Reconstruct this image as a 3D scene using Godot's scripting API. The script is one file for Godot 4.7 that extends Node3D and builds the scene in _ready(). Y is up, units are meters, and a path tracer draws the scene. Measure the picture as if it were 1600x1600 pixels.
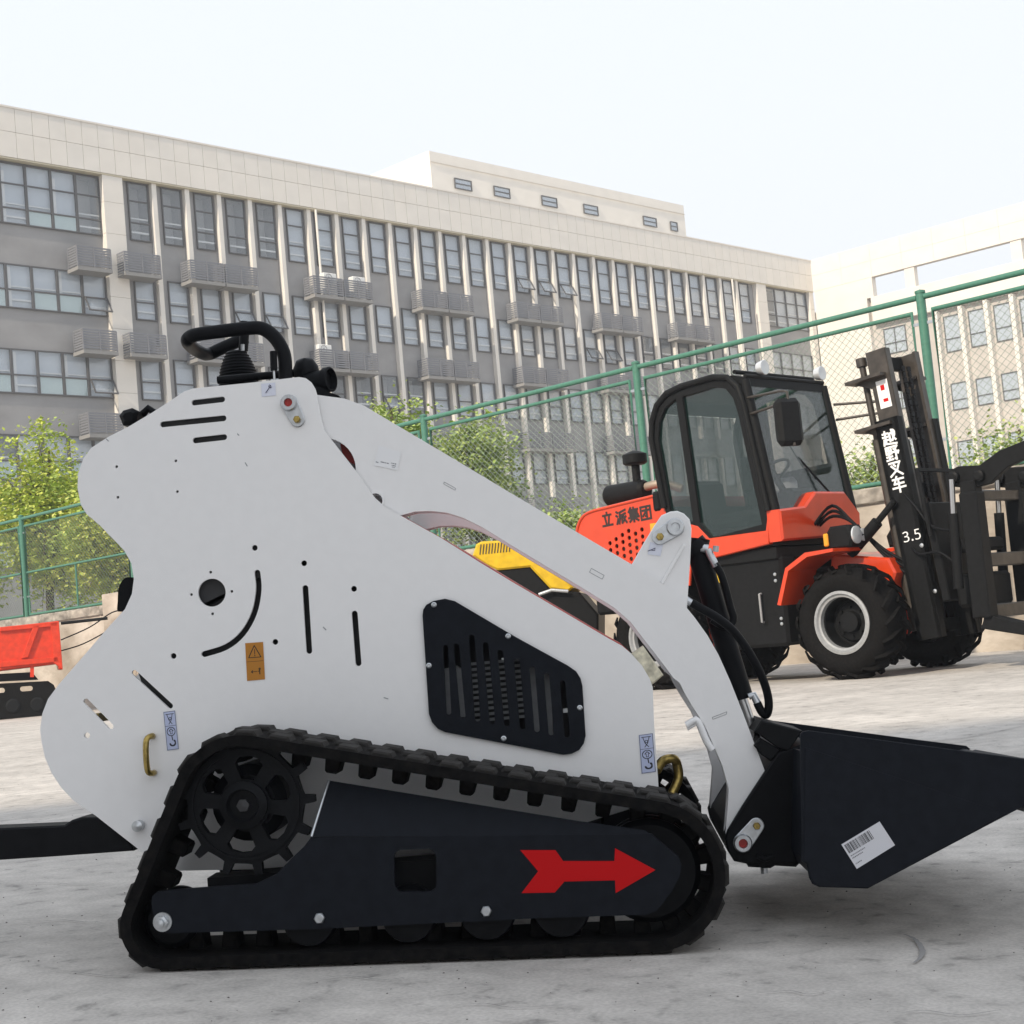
extends Node3D
# A white compact track loader in a concrete yard; behind it a forklift, a dumper, a fence on a wall and an L-shaped office building.

class MB:
	var v := PackedVector3Array()
	var n := PackedVector3Array()
	var uv := PackedVector2Array()
	var col := PackedColorArray()
	func tri(a, b, c):
		var m = (b - a).cross(c - a).normalized()
		v.append(a); v.append(c); v.append(b)
		n.append(m); n.append(m); n.append(m)
	func trin(a, b, c, na, nb, nc):
		v.append(a); v.append(c); v.append(b)
		n.append(na); n.append(nc); n.append(nb)
	func quad(a, b, c, d):
		tri(a, b, c); tri(a, c, d)
	func quadn(a, b, c, d, na, nb, nc, nd):
		trin(a, b, c, na, nb, nc); trin(a, c, d, na, nc, nd)
	func quaduv(a, b, c, d):   # corners bottom-left, bottom-right, top-right, top-left; only meshes made wholly of these carry uv
		quad(a, b, c, d)
		for q in [Vector2(0, 1), Vector2(1, 0), Vector2(1, 1), Vector2(0, 1), Vector2(0, 0), Vector2(1, 0)]: uv.append(q)
	func box(c, s, bev = 0.0, xf = Transform3D()):
		var h = s * 0.5
		if bev <= 0.0:
			var p = []
			for i in 8: p.append(xf * (c + Vector3(h.x if i & 1 else -h.x, h.y if i & 2 else -h.y, h.z if i & 4 else -h.z)))
			quad(p[0], p[2], p[3], p[1]); quad(p[4], p[5], p[7], p[6]); quad(p[0], p[1], p[5], p[4])
			quad(p[2], p[6], p[7], p[3]); quad(p[0], p[4], p[6], p[2]); quad(p[1], p[3], p[7], p[5])
			return
		var poly = PackedVector2Array([Vector2(-h.x + bev, -h.y), Vector2(h.x - bev, -h.y), Vector2(h.x, -h.y + bev), Vector2(h.x, h.y - bev), Vector2(h.x - bev, h.y), Vector2(-h.x + bev, h.y), Vector2(-h.x, h.y - bev), Vector2(-h.x, -h.y + bev)])
		prism(poly, -h.z, h.z, bev, xf * Transform3D(Basis(), c))
	func prism(poly, z0, z1, bev = 0.0, xf = Transform3D()):
		var k = poly.size()
		var area = 0.0
		for i in k: area += poly[i].cross(poly[(i + 1) % k])
		var q = PackedVector2Array(poly)
		if area < 0: q.reverse()
		var ins = q
		if bev > 0.0:
			ins = PackedVector2Array()
			for i in k:
				var e0 = (q[i] - q[(i + k - 1) % k]).normalized()
				var e1 = (q[(i + 1) % k] - q[i]).normalized()
				var m = Vector2(-e0.y - e1.y, e0.x + e1.x)
				m = m.normalized() * bev / max(0.4, (m.normalized()).dot(Vector2(-e1.y, e1.x)))
				ins.append(q[i] + m)
		var t = Geometry2D.triangulate_polygon(ins)
		for i in range(0, t.size(), 3):
			var a = ins[t[i]]; var b = ins[t[i + 1]]; var c = ins[t[i + 2]]
			if (b - a).cross(c - a) < 0: var w = b; b = c; c = w
			tri(xf * Vector3(a.x, a.y, z1), xf * Vector3(b.x, b.y, z1), xf * Vector3(c.x, c.y, z1))
			tri(xf * Vector3(a.x, a.y, z0), xf * Vector3(c.x, c.y, z0), xf * Vector3(b.x, b.y, z0))
		for i in k:
			var a = q[i]; var b = q[(i + 1) % k]
			quad(xf * Vector3(a.x, a.y, z0 + bev), xf * Vector3(b.x, b.y, z0 + bev), xf * Vector3(b.x, b.y, z1 - bev), xf * Vector3(a.x, a.y, z1 - bev))
			if bev > 0.0:
				var c = ins[i]; var d = ins[(i + 1) % k]
				quad(xf * Vector3(a.x, a.y, z1 - bev), xf * Vector3(b.x, b.y, z1 - bev), xf * Vector3(d.x, d.y, z1), xf * Vector3(c.x, c.y, z1))
				quad(xf * Vector3(c.x, c.y, z0), xf * Vector3(d.x, d.y, z0), xf * Vector3(b.x, b.y, z0 + bev), xf * Vector3(a.x, a.y, z0 + bev))
	func tube(pts, r, sides = 8, caps = true, closed = false):
		var k = pts.size()
		var rings = []; var norms = []
		var up = Vector3.UP
		var t0 = (pts[1] - pts[0]).normalized()
		if abs(t0.dot(up)) > 0.95: up = Vector3.RIGHT
		var nx = (up - t0 * up.dot(t0)).normalized()
		for i in k:
			var t
			if closed: t = (pts[(i + 1) % k] - pts[(i + k - 1) % k]).normalized()
			else: t = (pts[min(i + 1, k - 1)] - pts[max(i - 1, 0)]).normalized()
			nx = (nx - t * nx.dot(t)).normalized()
			var ny = t.cross(nx)
			var ring = []; var nr = []
			var rr = r[i] if r is Array or r is PackedFloat32Array else r
			for j in sides:
				var an = TAU * j / sides
				var d = nx * cos(an) + ny * sin(an)
				ring.append(pts[i] + d * rr); nr.append(d)
			rings.append(ring); norms.append(nr)
		for i in (k if closed else k - 1):
			var b = (i + 1) % k
			for j in sides:
				var j2 = (j + 1) % sides
				quadn(rings[i][j], rings[i][j2], rings[b][j2], rings[b][j], norms[i][j], norms[i][j2], norms[b][j2], norms[b][j])
		if caps and not closed:
			for j in range(1, sides - 1):
				tri(rings[0][0], rings[0][j + 1], rings[0][j])
				tri(rings[k - 1][0], rings[k - 1][j], rings[k - 1][j + 1])
	func lathe(prof, xf = Transform3D(), seg = 32, smooth = false):   # prof: Vector2(radius, z) round the z axis
		var k = prof.size()
		var nr = []
		for i in k - 1:
			var d = prof[i + 1] - prof[i]
			nr.append(Vector2(d.y, -d.x).normalized())
		for i in k - 1:
			var na = nr[i]; var nb = nr[i]
			if smooth:
				if i > 0: na = (nr[i - 1] + nr[i]).normalized()
				if i < k - 2: nb = (nr[i] + nr[i + 1]).normalized()
			for j in seg:
				var a0 = TAU * j / seg; var a1 = TAU * (j + 1) / seg
				var c0 = Vector3(cos(a0), sin(a0), 0); var c1 = Vector3(cos(a1), sin(a1), 0)
				var p = prof[i]; var q = prof[i + 1]
				var z = Vector3(0, 0, 1)
				var P0 = xf * (c0 * p.x + z * p.y); var P1 = xf * (c1 * p.x + z * p.y)
				var Q0 = xf * (c0 * q.x + z * q.y); var Q1 = xf * (c1 * q.x + z * q.y)
				var B = xf.basis.orthonormalized()
				var A0 = B * (c0 * na.x + z * na.y); var A1 = B * (c1 * na.x + z * na.y)
				var B0 = B * (c0 * nb.x + z * nb.y); var B1 = B * (c1 * nb.x + z * nb.y)
				if p.x > 1e-5: trin(P0, P1, Q1, A0, A1, B1)
				if q.x > 1e-5: trin(P0, Q1, Q0, A0, B1, B0)
	func cyl(a, b, r, seg = 16, r2 = -1.0):
		var d = (b - a)
		var z = d.normalized()
		var x = z.cross(Vector3.UP if abs(z.y) < 0.9 else Vector3.RIGHT).normalized()
		var R2 = r if r2 < 0 else r2
		lathe([Vector2(0, 0), Vector2(r, 0), Vector2(R2, d.length()), Vector2(0, d.length())], Transform3D(Basis(x, z.cross(x), z), a), seg)
	func mesh():
		var m = ArrayMesh.new()
		var arr = []
		arr.resize(Mesh.ARRAY_MAX)
		arr[Mesh.ARRAY_VERTEX] = v
		arr[Mesh.ARRAY_NORMAL] = n
		if uv.size() == v.size(): arr[Mesh.ARRAY_TEX_UV] = uv
		if col.size() == v.size(): arr[Mesh.ARRAY_COLOR] = col
		m.add_surface_from_arrays(Mesh.PRIMITIVE_TRIANGLES, arr)
		return m

var M := {}
var rng := RandomNumberGenerator.new()

func p2(a): 
	var o := PackedVector2Array()
	for i in range(0, a.size(), 2): o.append(Vector2(a[i], a[i + 1]))
	return o
func p3(a):
	var o := PackedVector3Array()
	for i in range(0, a.size(), 3): o.append(Vector3(a[i], a[i + 1], a[i + 2]))
	return o
func rect(x0, y0, x1, y1): return PackedVector2Array([Vector2(x0, y0), Vector2(x1, y0), Vector2(x1, y1), Vector2(x0, y1)])
func disc(c, r, k = 24):
	var o := PackedVector2Array()
	for i in k: o.append(c + Vector2(cos(TAU * i / k), sin(TAU * i / k)) * r)
	return o
func slot(pts, r):   # offset in tenths of millimetres, where the arcs get enough points
	var big := PackedVector2Array()
	for p in pts: big.append(p * 1e4)
	var o := PackedVector2Array()
	for p in Geometry2D.offset_polyline(big, r * 1e4, Geometry2D.JOIN_ROUND, Geometry2D.END_ROUND)[0]: o.append(p * 1e-4)
	return o
func spline(pts, k = 6):
	var o := PackedVector3Array()
	for i in pts.size() - 1:
		var a = pts[max(i - 1, 0)]; var b = pts[i]; var c = pts[i + 1]; var d = pts[min(i + 2, pts.size() - 1)]
		for j in k:
			o.append(b.cubic_interpolate(c, a, d, float(j) / k))
	o.append(pts[pts.size() - 1])
	return o
func spline2(pts, k = 4, closed = false):
	var o := PackedVector2Array()
	var m = pts.size()
	for i in (m if closed else m - 1):
		var a = pts[(i + m - 1) % m] if closed else pts[max(i - 1, 0)]
		var d = pts[(i + 2) % m] if closed else pts[min(i + 2, m - 1)]
		for j in k: o.append(pts[i].cubic_interpolate(pts[(i + 1) % m], a, d, float(j) / k))
	if not closed: o.append(pts[m - 1])
	return o
func inst(called, mesh, m, parent, at = Vector3.ZERO):
	var o := MeshInstance3D.new()
	o.name = called
	o.mesh = mesh
	o.material_override = m
	o.position = at
	parent.add_child(o, true)
	return o
func part(called, mb, m, parent): return inst(called, mb.mesh(), m, parent)
func tag(o, label, category, group = ""):
	o.set_meta("label", label); o.set_meta("category", category)
	if group: o.set_meta("group", group)
	return o
var taken := {}
func numbered(called):
	taken[called] = taken.get(called, -1) + 1
	return called if taken[called] == 0 else "%s_%03d" % [called, taken[called]]
func thing(called, label, category, at = Vector3.ZERO, turn = 0.0, group = ""):
	var o := Node3D.new()
	o.name = numbered(called)
	add_child(o)
	o.position = at; o.rotation.y = turn
	return tag(o, label, category, group)
func structure(o):
	o.set_meta("kind", "structure")
	return o
func plate(called, poly, holes, z_front, depth, m, parent, cut = null):   # a plate with holes, one CSG tree
	var c := CSGCombiner3D.new()
	c.name = called
	var b := CSGPolygon3D.new()
	b.name = "plate_body"; b.polygon = poly; b.depth = depth; b.material = m
	c.add_child(b)
	for h in holes:
		var s := CSGPolygon3D.new()
		s.name = "cutout"; s.polygon = h; s.depth = depth + 0.02; s.position.z = 0.01; s.operation = CSGShape3D.OPERATION_SUBTRACTION
		s.material = m if cut == null else cut
		c.add_child(s, true)
	c.position.z = z_front
	parent.add_child(c, true)
	return c

# ---------- textures and materials ----------
func lin(r, g, b): return Color(r, g, b).linear_to_srgb()
func noise(seed, freq, oct = 4, type = FastNoiseLite.TYPE_SIMPLEX_SMOOTH):
	var f := FastNoiseLite.new()
	f.seed = seed; f.frequency = freq; f.noise_type = type
	f.fractal_octaves = oct
	return f
func gray_tex(f, size, lo, hi, contrast = 1.0, tint_lo = Color.WHITE, tint_hi = Color.WHITE):
	var im: Image = f.get_seamless_image(size, size)
	im.convert(Image.FORMAT_RGB8)
	for y in size:
		for x in size:
			var t = clampf((im.get_pixel(x, y).r - 0.5) * contrast + 0.5, 0, 1)
			var g = lerpf(lo, hi, t)
			im.set_pixel(x, y, Color(g, g, g) * tint_lo.lerp(tint_hi, t))
	return ImageTexture.create_from_image(im)
func normal_tex(f, size, strength):
	var im: Image = f.get_seamless_image(size, size)
	im.convert(Image.FORMAT_RGBA8)
	im.bump_map_to_normal_map(strength)
	return ImageTexture.create_from_image(im)
func mat(called, color, rough = 0.6, metal = 0.0, tex = null, scale = 1.0, ntex = null, nscale = 0.3, world = false):
	var m := StandardMaterial3D.new()
	m.resource_name = called
	m.albedo_color = color; m.roughness = rough; m.metallic = metal
	if tex or ntex:
		m.uv1_triplanar = true; m.uv1_world_triplanar = world
		m.uv1_scale = Vector3.ONE * scale
	if tex: m.albedo_texture = tex
	if ntex:
		m.normal_enabled = true; m.normal_texture = ntex; m.normal_scale = nscale
	M[called] = m
	return m
func glass(called, color, alpha, rough = 0.03):
	var m := StandardMaterial3D.new()
	m.resource_name = called
	m.transparency = BaseMaterial3D.TRANSPARENCY_ALPHA
	m.albedo_color = Color(color, alpha); m.roughness = rough; m.metallic_specular = 0.6
	M[called] = m
	return m
func line_on(im, a, b, w, c):
	var k = int(a.distance_to(b)) * 2 + 1
	for i in k + 1:
		var p = a.lerp(b, float(i) / k)
		im.fill_rect(Rect2i(int(p.x - w * 0.5), int(p.y - w * 0.5), max(1, int(w)), max(1, int(w))), c)
func ring_on(im, c, r, w, col, a0 = 0.0, a1 = TAU):
	var k = 60
	for i in k: line_on(im, c + Vector2(cos(lerp(a0, a1, float(i) / k)), sin(lerp(a0, a1, float(i) / k))) * r, c + Vector2(cos(lerp(a0, a1, (i + 1.0) / k)), sin(lerp(a0, a1, (i + 1.0) / k))) * r, w, col)
func print_mat(called, im, rough = 0.4):
	var m := StandardMaterial3D.new()
	m.resource_name = called
	m.albedo_texture = ImageTexture.create_from_image(im); m.roughness = rough
	M[called] = m
	return m

func make_materials():
	var fine = gray_tex(noise(3, 0.03, 5), 256, 0.86, 1.0)
	var patchy = gray_tex(noise(5, 0.012, 6), 512, 0.72, 1.0, 1.3)
	var grain = normal_tex(noise(7, 0.12, 3), 256, 3.0)
	var rough_n = normal_tex(noise(9, 0.05, 5), 512, 5.0)
	mat("white_paint", lin(0.84, 0.83, 0.825), 0.36, 0.0, gray_tex(noise(13, 0.05, 5), 256, 0.985, 1.0), 2.0, grain, 0.02)
	M.white_paint.clearcoat_enabled = true; M.white_paint.clearcoat = 0.3; M.white_paint.clearcoat_roughness = 0.25
	mat("red_paint", lin(0.5, 0.028, 0.02), 0.4, 0.0, fine, 2.0)
	mat("decal_red", lin(0.5, 0.008, 0.01), 0.6)
	mat("charcoal_paint", lin(0.011, 0.013, 0.018), 0.5, 0.0, fine, 3.0, grain, 0.08)
	mat("black_paint", lin(0.009, 0.0095, 0.011), 0.5, 0.0, fine, 3.0, grain, 0.08)
	mat("machine_black", lin(0.012, 0.0125, 0.0135), 0.5, 0.0, fine, 2.0, grain, 0.06)
	mat("dark_core_steel", lin(0.03, 0.03, 0.032), 0.6, 0.0, fine, 3.0)  # near-black; shade inside the housings is put into the colour
	mat("rubber", lin(0.011, 0.011, 0.012), 0.8, 0.0, gray_tex(noise(17, 0.02, 6), 512, 0.6, 1.0, 1.4, Color.WHITE, Color(1, 0.95, 0.88)), 3.0, grain, 0.25)
	mat("rubber_dusty", lin(0.024, 0.021, 0.0185), 0.9, 0.0, patchy, 4.0, grain, 0.3)
	mat("soft_black", lin(0.008, 0.0085, 0.01), 0.5, 0.0, null, 1.0)
	mat("zinc", lin(0.62, 0.64, 0.66), 0.32, 0.9, fine, 6.0)
	mat("steel", lin(0.5, 0.5, 0.5), 0.3, 1.0)
	mat("brass_zinc", lin(0.52, 0.38, 0.12), 0.35, 0.9, patchy, 12.0)
	mat("gray_part", lin(0.32, 0.33, 0.34), 0.6, 0.0, fine, 4.0)
	mat("pale_wood", lin(0.82, 0.76, 0.58), 0.6, 0.0, patchy, 6.0)
	mat("film_blue", lin(0.68, 0.7, 0.8), 0.3)
	mat("pen_ink", lin(0.03, 0.03, 0.09), 0.5)
	mat("orange_paint", lin(0.62, 0.05, 0.008), 0.3, 0.0, gray_tex(noise(23, 0.015, 4), 256, 0.93, 1.0), 1.0)
	for k in ["charcoal_paint", "black_paint", "rubber", "soft_black", "decal_red", "machine_black"]: M[k].metallic_specular = 0.22
	M.orange_paint.clearcoat_enabled = true; M.orange_paint.clearcoat = 0.35; M.orange_paint.clearcoat_roughness = 0.12
	mat("red_orange", lin(0.74, 0.045, 0.01), 0.4, 0.0, fine, 0.8)
	mat("yellow_paint", lin(0.72, 0.46, 0.012), 0.35, 0.0, fine, 1.0)
	mat("sunlit_brown", lin(0.06, 0.05, 0.042), 0.4, 0.0, patchy, 1.2, grain, 0.06)  # black paint lightened to brown: warm sunlight is put into the colour
	mat("seat_gray", lin(0.05, 0.06, 0.06), 0.7)
	mat("white_print", lin(0.8, 0.8, 0.8), 0.5)
	mat("black_print", lin(0.02, 0.012, 0.01), 0.5)
	mat("lamp_glass", lin(0.6, 0.62, 0.64), 0.12, 0.3)
	mat("amber", lin(0.7, 0.32, 0.02), 0.3)
	mat("rim_silver", lin(0.36, 0.37, 0.38), 0.45, 0.2, fine, 3.0)
	mat("fence_green", lin(0.07, 0.22, 0.155), 0.42, 0.0, fine, 2.0)
	mat("wire_green", lin(0.28, 0.34, 0.3), 0.5)
	mat("wall_render", lin(0.62, 0.56, 0.49), 0.9, 0.0, gray_tex(noise(29, 0.008, 6), 512, 0.66, 1.0, 1.5, Color(0.95, 0.92, 0.88), Color.WHITE), 0.22, rough_n, 0.4, true)
	mat("wall_coping", lin(0.5, 0.45, 0.39), 0.9, 0.0, gray_tex(noise(31, 0.02, 6), 512, 0.5, 1.0, 1.7), 0.35, rough_n, 0.4, true)
	mat("cream_panel", lin(0.8, 0.755, 0.69), 0.7, 0.0, gray_tex(noise(37, 0.01, 5), 512, 0.95, 1.0), 0.12, null, 0.2, true)
	mat("cream_panel_b", lin(0.79, 0.75, 0.69), 0.7, 0.0, M.cream_panel.albedo_texture, 0.15, null, 0.2, true)
	mat("joint_dark", lin(0.56, 0.52, 0.47), 0.9)
	mat("stucco", lin(0.345, 0.34, 0.342), 0.95, 0.0, gray_tex(noise(41, 0.01, 6), 512, 0.92, 1.0, 1.2), 0.15, rough_n, 0.08, true)
	mat("frame_gray", lin(0.1, 0.098, 0.1), 0.5)
	mat("louvre_gray", lin(0.19, 0.195, 0.215), 0.55)
	mat("slab_gray", lin(0.26, 0.255, 0.25), 0.9)
	mat("blind", lin(0.58, 0.64, 0.71), 0.8)
	mat("room_back", lin(0.5, 0.5, 0.5), 0.9)
	mat("room_white", lin(0.75, 0.77, 0.78), 0.8)
	mat("film_aqua", lin(0.55, 0.68, 0.68), 0.35)
	mat("appliance_white", lin(0.78, 0.78, 0.76), 0.4)
	glass("pane_glass", lin(0.4, 0.46, 0.52), 0.12)
	glass("cab_glass", lin(0.004, 0.026, 0.022), 0.3)
	mat("bark", lin(0.13, 0.1, 0.075), 0.95, 0.0, patchy, 1.5, rough_n, 0.8)
	for a in [["leaf_yellow", lin(1, 1, 1)], ["leaf_green", lin(1, 1, 1)]]:
		var m = mat(a[0], a[1], 0.55)
		m.vertex_color_use_as_albedo = true
		m.backlight_enabled = true; m.backlight = Color(0.55, 0.6, 0.25)
		m.cull_mode = BaseMaterial3D.CULL_DISABLED

func ground_texture(size):
	var a: PackedByteArray = l8(noise(101, 0.003, 7), size)
	var b: PackedByteArray = l8(noise(103, 0.015, 6), size)
	var r = noise(107, 0.0065, 5); r.fractal_type = FastNoiseLite.FRACTAL_RIDGED
	var c: PackedByteArray = l8(r, size)
	var d: PackedByteArray = l8(noise(109, 0.16, 3), size)
	var r2 = noise(211, 0.022, 4); r2.fractal_type = FastNoiseLite.FRACTAL_RIDGED
	var h: PackedByteArray = l8(r2, size)
	var e: PackedByteArray = l8(noise(113, 0.002, 3), size)
	var out := PackedByteArray(); out.resize(size * size * 3)
	for i in size * size:
		var g = 0.80 + (a[i] - 128) * 0.0005 + (b[i] - 128) * 0.0005 + (d[i] - 128) * 0.0006
		var crack = max(0.0, c[i] / 255.0 - 0.80) * 5.0 * clampf((e[i] - 118) * 0.03, 0.0, 1.0)
		g -= min(crack, 1.0) * 0.15
		g -= max(0.0, h[i] / 255.0 - 0.86) * 0.7 * clampf((a[i] - 120) * 0.04, 0.0, 1.0)
		if d[i] > 200: g -= (d[i] - 200) * 0.007
		if b[i] < 70: g -= (70 - b[i]) * 0.003
		g = clampf(g, 0.1, 1.0)
		out[i * 3] = int(g * 255); out[i * 3 + 1] = int(g * 253); out[i * 3 + 2] = int(g * 250)
	return ImageTexture.create_from_image(Image.create_from_data(size, size, false, Image.FORMAT_RGB8, out))
func l8(f, size) -> PackedByteArray:
	var im: Image = f.get_seamless_image(size, size)
	im.convert(Image.FORMAT_L8)
	return im.get_data()

func _ready():
	rng.seed = 4711
	var cam := Camera3D.new()
	cam.name = "camera"
	cam.transform = Transform3D(Basis(Vector3(0.995842, -0.090812, -0.007238), Vector3(0.091100, 0.992694, 0.079117), Vector3(-0.000000, -0.079447, 0.996839)), Vector3(0, 0.65, 0))
	cam.fov = 36.09
	cam.near = 0.05; cam.far = 800.0
	add_child(cam)
	cam.current = true
	var we := WorldEnvironment.new()
	we.name = "environment"
	var env := Environment.new()
	var sky := Sky.new()
	var sm := ProceduralSkyMaterial.new()
	sm.sky_top_color = Color(0.858, 0.885, 0.922)
	sm.sky_horizon_color = Color(0.905, 0.912, 0.918)
	sm.sky_curve = 0.22
	sm.ground_bottom_color = Color(0.5, 0.5, 0.5)
	sm.ground_horizon_color = Color(0.7, 0.7, 0.7)
	sm.sun_angle_max = 25.0
	sky.sky_material = sm
	env.background_mode = Environment.BG_SKY
	env.sky = sky
	env.background_energy_multiplier = 0.8
	env.tonemap_mode = Environment.TONE_MAPPER_LINEAR
	env.tonemap_exposure = 1.64
	env.fog_enabled = true
	env.fog_density = 0.0012
	env.fog_light_color = Color(0.93, 0.95, 0.98)
	env.sdfgi_enabled = true; env.ssao_enabled = true; env.ssil_enabled = true
	we.environment = env
	add_child(we)
	var sun := DirectionalLight3D.new()
	sun.name = "sun"
	sun.light_energy = 0.85
	sun.light_color = Color(1.0, 0.945, 0.86)
	sun.light_angular_distance = 1.2
	sun.shadow_enabled = true
	sun.transform = Transform3D(Basis(), Vector3.ZERO).looking_at(-Vector3(-0.604, 0.70, 0.797), Vector3.UP)
	add_child(sun)
	make_materials()
	make_ground()
	make_shade_building()
	make_office()
	make_wall_and_fence()
	make_trees()
	make_dumper()
	make_yellow()
	make_forklift()
	make_loader()

func fall(x, z):   # the slab falls a little towards the bucket's side where the loader stands
	var d = x - Vector3(-0.2662, 0, -3.848).x
	return -0.045 * d * (1.0 - smoothstep(1.2, 3.6, abs(d))) * (1.0 - smoothstep(5.0, 9.0, -z)) * smoothstep(-4.0, -0.5, -z)
func make_ground():
	var gm = mat("concrete", lin(0.84, 0.8, 0.76), 0.85, 0.0, ground_texture(2048), 1.0 / 4.3, normal_tex(noise(127, 0.06, 5), 512, 4.0), 0.16, true)
	gm.detail_enabled = true
	gm.detail_blend_mode = BaseMaterial3D.BLEND_MODE_MUL
	gm.detail_uv_layer = BaseMaterial3D.DETAIL_UV_2
	gm.detail_albedo = gray_tex(noise(131, 0.012, 6), 512, 0.91, 1.0, 1.2)
	gm.uv2_triplanar = true; gm.uv2_world_triplanar = true
	gm.uv2_scale = Vector3.ONE / 17.0
	var b = MB.new()
	var X0 = -8.0; var X1 = 8.0; var Z0 = 5.0; var Z1 = -11.0
	b.quad(Vector3(-300, 0, 60), Vector3(300, 0, 60), Vector3(300, 0, Z0), Vector3(-300, 0, Z0)); b.quad(Vector3(-300, 0, Z1), Vector3(300, 0, Z1), Vector3(300, 0, -400), Vector3(-300, 0, -400))
	b.quad(Vector3(-300, 0, Z0), Vector3(X0, 0, Z0), Vector3(X0, 0, Z1), Vector3(-300, 0, Z1)); b.quad(Vector3(X1, 0, Z0), Vector3(300, 0, Z0), Vector3(300, 0, Z1), Vector3(X1, 0, Z1))
	for i in 64:
		for j in 64:
			var c = []; var n = []
			for q in [[0, 0], [1, 0], [1, 1], [0, 1]]:
				var x = X0 + (i + q[0]) * 0.25; var z = Z0 - (j + q[1]) * 0.25
				c.append(Vector3(x, fall(x, z), z)); n.append(Vector3(fall(x - 0.1, z) - fall(x + 0.1, z), 0.2, fall(x, z - 0.1) - fall(x, z + 0.1)).normalized())
			b.quadn(c[0], c[1], c[2], c[3], n[0], n[1], n[2], n[3])
	var g = structure(part("ground", b, gm, self))
	# cracks and scuffs in the slab, thin films of dirt
	var dirt = mat("crack_dirt", lin(0.2, 0.19, 0.18), 0.95)
	var scuff = mat("tyre_scuff", lin(0.3, 0.29, 0.285), 0.9)
	for q in [[p2([-1.4151, -4.0208, -1.3134, -4.0063, -1.2304, -4.0255, -1.1438, -3.976, -1.0674, -3.9897]), 0.004, dirt], [p2([0.9838, -7.1203, 1.2527, -7.3335, 1.4442, -7.2553, 1.7719, -7.5141, 2.0845, -7.5436, 2.4949, -7.8648]), 0.012, dirt], [p2([-6.8433, -20.4019, -6.6917, -20.4457, -6.4273, -20.188]), 0.03, dirt], [p2([0.4511, -10.3095, 0.63, -10.1733, 0.8925, -9.6975, 1.0783, -9.6076]), 0.01, dirt],
			[p2([0.737, -3.3637, 0.7463, -3.3137, 0.7419, -3.2433, 0.7309, -3.1792, 0.7114, -3.1218, 0.6888, -3.081]), 0.014, scuff], [p2([0.9327, -4.9984, 1.1353, -5.0875, 1.3531, -5.1327, 1.6283, -5.2144]), 0.012, scuff], [p2([1.2127, -6.0297, 1.3693, -6.2331, 1.5487, -6.6047, 1.6822, -7.0325]), 0.02, scuff], [p2([-1.5949, -4.6572, -1.4966, -4.7039, -1.3439, -4.6325, -1.2622, -4.6775]), 0.004, dirt], [p2([0.3179, -8.3097, 0.5274, -8.4172, 0.7316, -8.0679, 0.9115, -8.2067]), 0.008, scuff], [p2([-1.1057, -3.3511, -1.032, -3.375, -0.9039, -3.2993, -0.83, -3.3224, -0.6942, -3.2433]), 0.003, dirt], [p2([-0.1965, -2.9003, -0.1269, -2.9029, -0.0801, -2.8648, 0.0117, -2.8682]), 0.003, dirt],
			[p2([0.3594, -2.8908, 0.4185, -2.8979, 0.4494, -2.8635, 0.4983, -2.8909]), 0.003, dirt], [p2([0.5675, -2.6948, 0.6143, -2.7094, 0.6679, -2.6685, 0.739, -2.6921]), 0.003, dirt], [p2([-0.4646, -3.178, -0.416, -3.1984, -0.3345, -3.1471, -0.285, -3.1611]), 0.003, dirt]]:
		var rb = MB.new()
		var pts = spline2(q[0], 6)
		for i in pts.size() - 1:
			var d = (pts[i + 1] - pts[i]).normalized().orthogonal() * q[1] * 0.5
			var w0 = 0.25 + 0.75 * sin(PI * i / (pts.size() - 1)) * rng.randf_range(0.5, 1.0)
			if i == 0: w0 = 0.1
			var k0 = fall(pts[i].x, pts[i].y) + 0.004; var k1 = fall(pts[i + 1].x, pts[i + 1].y) + 0.004
			rb.quad(Vector3(pts[i].x - d.x * w0, k0, pts[i].y - d.y * w0), Vector3(pts[i].x + d.x * w0, k0, pts[i].y + d.y * w0), Vector3(pts[i + 1].x + d.x * w0, k1, pts[i + 1].y + d.y * w0), Vector3(pts[i + 1].x - d.x * w0, k1, pts[i + 1].y - d.y * w0))
		part("crack" if q[2] == dirt else "tyre_mark", rb, q[2], g)
	# grit lying about
	var gr = MB.new()
	for i in 900:
		var r = rng.randf_range(0.0007, 0.0024) * (1.0 + 0.8 * float(rng.randf() < 0.04))
		var zz = -1.9 - pow(rng.randf(), 1.6) * 9.0
		var c = Vector3(rng.randf_range(-0.42, 0.42) * abs(zz), r * 0.4, zz)
		c.y += fall(c.x, c.z)
		var ax = Basis(Vector3.UP, rng.randf() * TAU).scaled(Vector3(r * 1.3, r * 0.8, r))
		var v = [Vector3.RIGHT, Vector3.BACK, Vector3.LEFT, Vector3.FORWARD]
		for k in 4:
			gr.tri(c + ax * v[k], c + ax * Vector3.UP, c + ax * v[(k + 1) % 4])
			gr.tri(c + ax * v[k], c + ax * v[(k + 1) % 4], c + ax * Vector3.DOWN)
	var go = part("grit", gr, mat("grit_stone", lin(0.16, 0.15, 0.14), 0.9), self)
	tag(go, "dark grit scattered over the concrete yard", "grit"); go.set_meta("kind", "stuff")

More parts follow.
